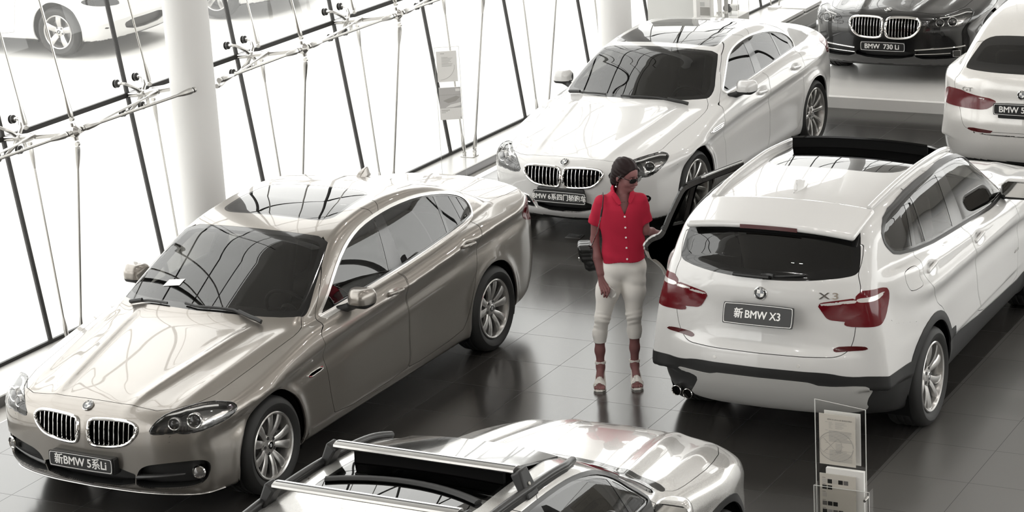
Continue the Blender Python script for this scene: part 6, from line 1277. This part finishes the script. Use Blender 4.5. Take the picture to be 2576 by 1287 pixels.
    p.put([(-.07,-.0016,.03),(-.02,-.0016,.005),(.05,-.0016,.02),(.095,-.0016,.06),(.06,-.0016,.075),(-.02,-.0016,.05)],[(0,1,2,3,4,5)],1); p.put([(-.05,-.0016,-.04),(.0,-.0016,-.01),(.10,-.0016,.01),(.10,-.0016,-.02),(.03,-.0016,-.035)],[(0,1,2,3,4)],2); flat(p,-.105,.105,.085,.088,1,-.0016); flat(p,.055,.098,.12,.145,2,-.0016); p.out('cover_picture',[pbr('cover_grey',(.45,.44,.43),.5),faint,paperw],c,smooth=False)
    # display corner behind the coupe
    g=pbr('display_panel_grey',(.50,.50,.485),.5); wt=pbr('display_white',(.78,.77,.75),.4)
    o=empty('display_stand','plain pale display panel behind the roof of the white coupe','panel',(-11.36,25.0,.09)); p=PM(); p.box((-.31,0,0),(.275,.10,2.2)); p.out('panel_board',g,o,smooth=False); p=PM(); p.box((.275,-.005,0),(.315,.10,2.2)); p.out('panel_edge',wt,o,smooth=False)
    o=empty('poster_board','white framed poster board beside the pale display panel','poster',(-11.235,25.6,.09)); p=PM(); p.box((-.13,0,0),(.13,.03,1.6)); p.out('frame',wt,o,smooth=False); p=PM(); flat(p,-.105,.10,.45,1.5,0,-.002); flat(p,-.10,.095,.47,.57,1,-.004); flat(p,-.06,.03,.58,.63,2,-.004); p.out('picture',[paperw,faint,g],o,smooth=False)
    for i,(x,y) in enumerate(((-11.02,25.62),(-10.955,25.66))):
        o=empty('display_post','white display post, %s of the pair beside the poster board'%('left' if i==0 else 'right'),'post',(x,y,.085),0,'display posts'); p=PM(); p.box((-.018,-.018,0),(.018,.018,1.5)); p.out('post',wt if i==0 else g,o,smooth=False); p=PM(); p.lathe([(.03,0),(.03,.012),(.02,.018)],16,0); p.out('foot',M['steel'],o); p=PM(); p.box((-.03,-.035,.50),(.02,-.018,.53)); p.out('clip',M['chrome'],o)
    o=empty('display_case','clear acrylic display case on a pale plinth behind the coupe','case',(-11.27,26.5,0)); p=PM(); p.box((-.17,-.1,0),(.15,.25,.385)); p.out('plinth',g,o,smooth=False); p=PM()
    for a,b in (((-.17,-.1,.385),(-.17,.25,.385)),((-.17,-.1,1.0),(.15,-.1,1.0)),((.15,-.1,.385),(.15,-.1,1.0)),((-.17,-.1,.385),(-.17,-.1,1.0)),((.15,.25,.385),(.15,.25,1.0)),((-.17,-.1,.385),(.15,-.1,.385)),((.15,-.1,.385),(.15,.25,.385))): p.tube([a,b],.004,4)
    p.out('case_edge',wt,o,smooth=False); p=PM(); p.put([(-.17,-.1,.385),(.15,-.1,.385),(.15,-.1,1.0),(-.17,-.1,1.0)],[(0,1,2,3)]); p.put([(.15,-.1,.385),(.15,.25,.385),(.15,.25,1.0),(.15,-.1,1.0)],[(0,1,2,3)]); p.out('pane',ac2,o,smooth=False)
    o=empty('model_part','small dark and grey model part inside the clear display case','model',(-11.27,26.52,.39)); p=PM(); p.lathe([(.0005,.0),(.05,.0),(.055,.05),(.0005,.055)],20,0,(frame_of((.3,-.9,.3)),(-.03,0,.07))); p.out('disc',M['lampdark'],o); p=PM(); p.box((.0,-.03,.05),(.10,.05,.12)); p.out('block',g,o,bevel=.005); p=PM(); p.box((-.012,-.012,0),(.012,.012,.07)); p.out('support',wt,o,smooth=False)
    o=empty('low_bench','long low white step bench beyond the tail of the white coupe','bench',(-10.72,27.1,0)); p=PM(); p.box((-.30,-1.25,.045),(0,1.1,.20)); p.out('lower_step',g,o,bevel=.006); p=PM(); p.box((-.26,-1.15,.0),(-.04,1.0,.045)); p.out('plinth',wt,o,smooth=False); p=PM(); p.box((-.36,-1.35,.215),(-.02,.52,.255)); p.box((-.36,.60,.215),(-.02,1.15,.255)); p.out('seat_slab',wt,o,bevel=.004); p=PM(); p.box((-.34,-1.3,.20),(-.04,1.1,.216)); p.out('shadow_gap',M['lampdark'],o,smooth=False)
    o=empty('floor_socket','small metal floor socket in the tiles in front of the white coupe','socket',(-9.44,18.47,0),.1); p=PM(); p.box((-.075,-.06,.0005),(.075,.06,.006)); p.out('socket_frame',M['disc'],o,bevel=.002); p=PM(); p.box((-.055,-.04,.006),(.055,.04,.0085)); p.out('socket_lid',M['lampdark'],o,bevel=.002); p=PM(); p.box((.02,-.01,.0085),(.045,.01,.0105)); p.out('socket_latch',M['steel'],o,smooth=False)
room(); spider_wall()
champagne_car(); coupe_car(); suv_car(); black_car(); hatch_car(); crossover_car()
parked_car('white car outside beyond the glass, its wheel showing near the top left corner',-21.05,24.85,0,.026)
parked_car('second white car outside, only its lower edge and shadow showing right of the column',-20.45,27.55,0,.035)
woman(); extras()
settle_texts()
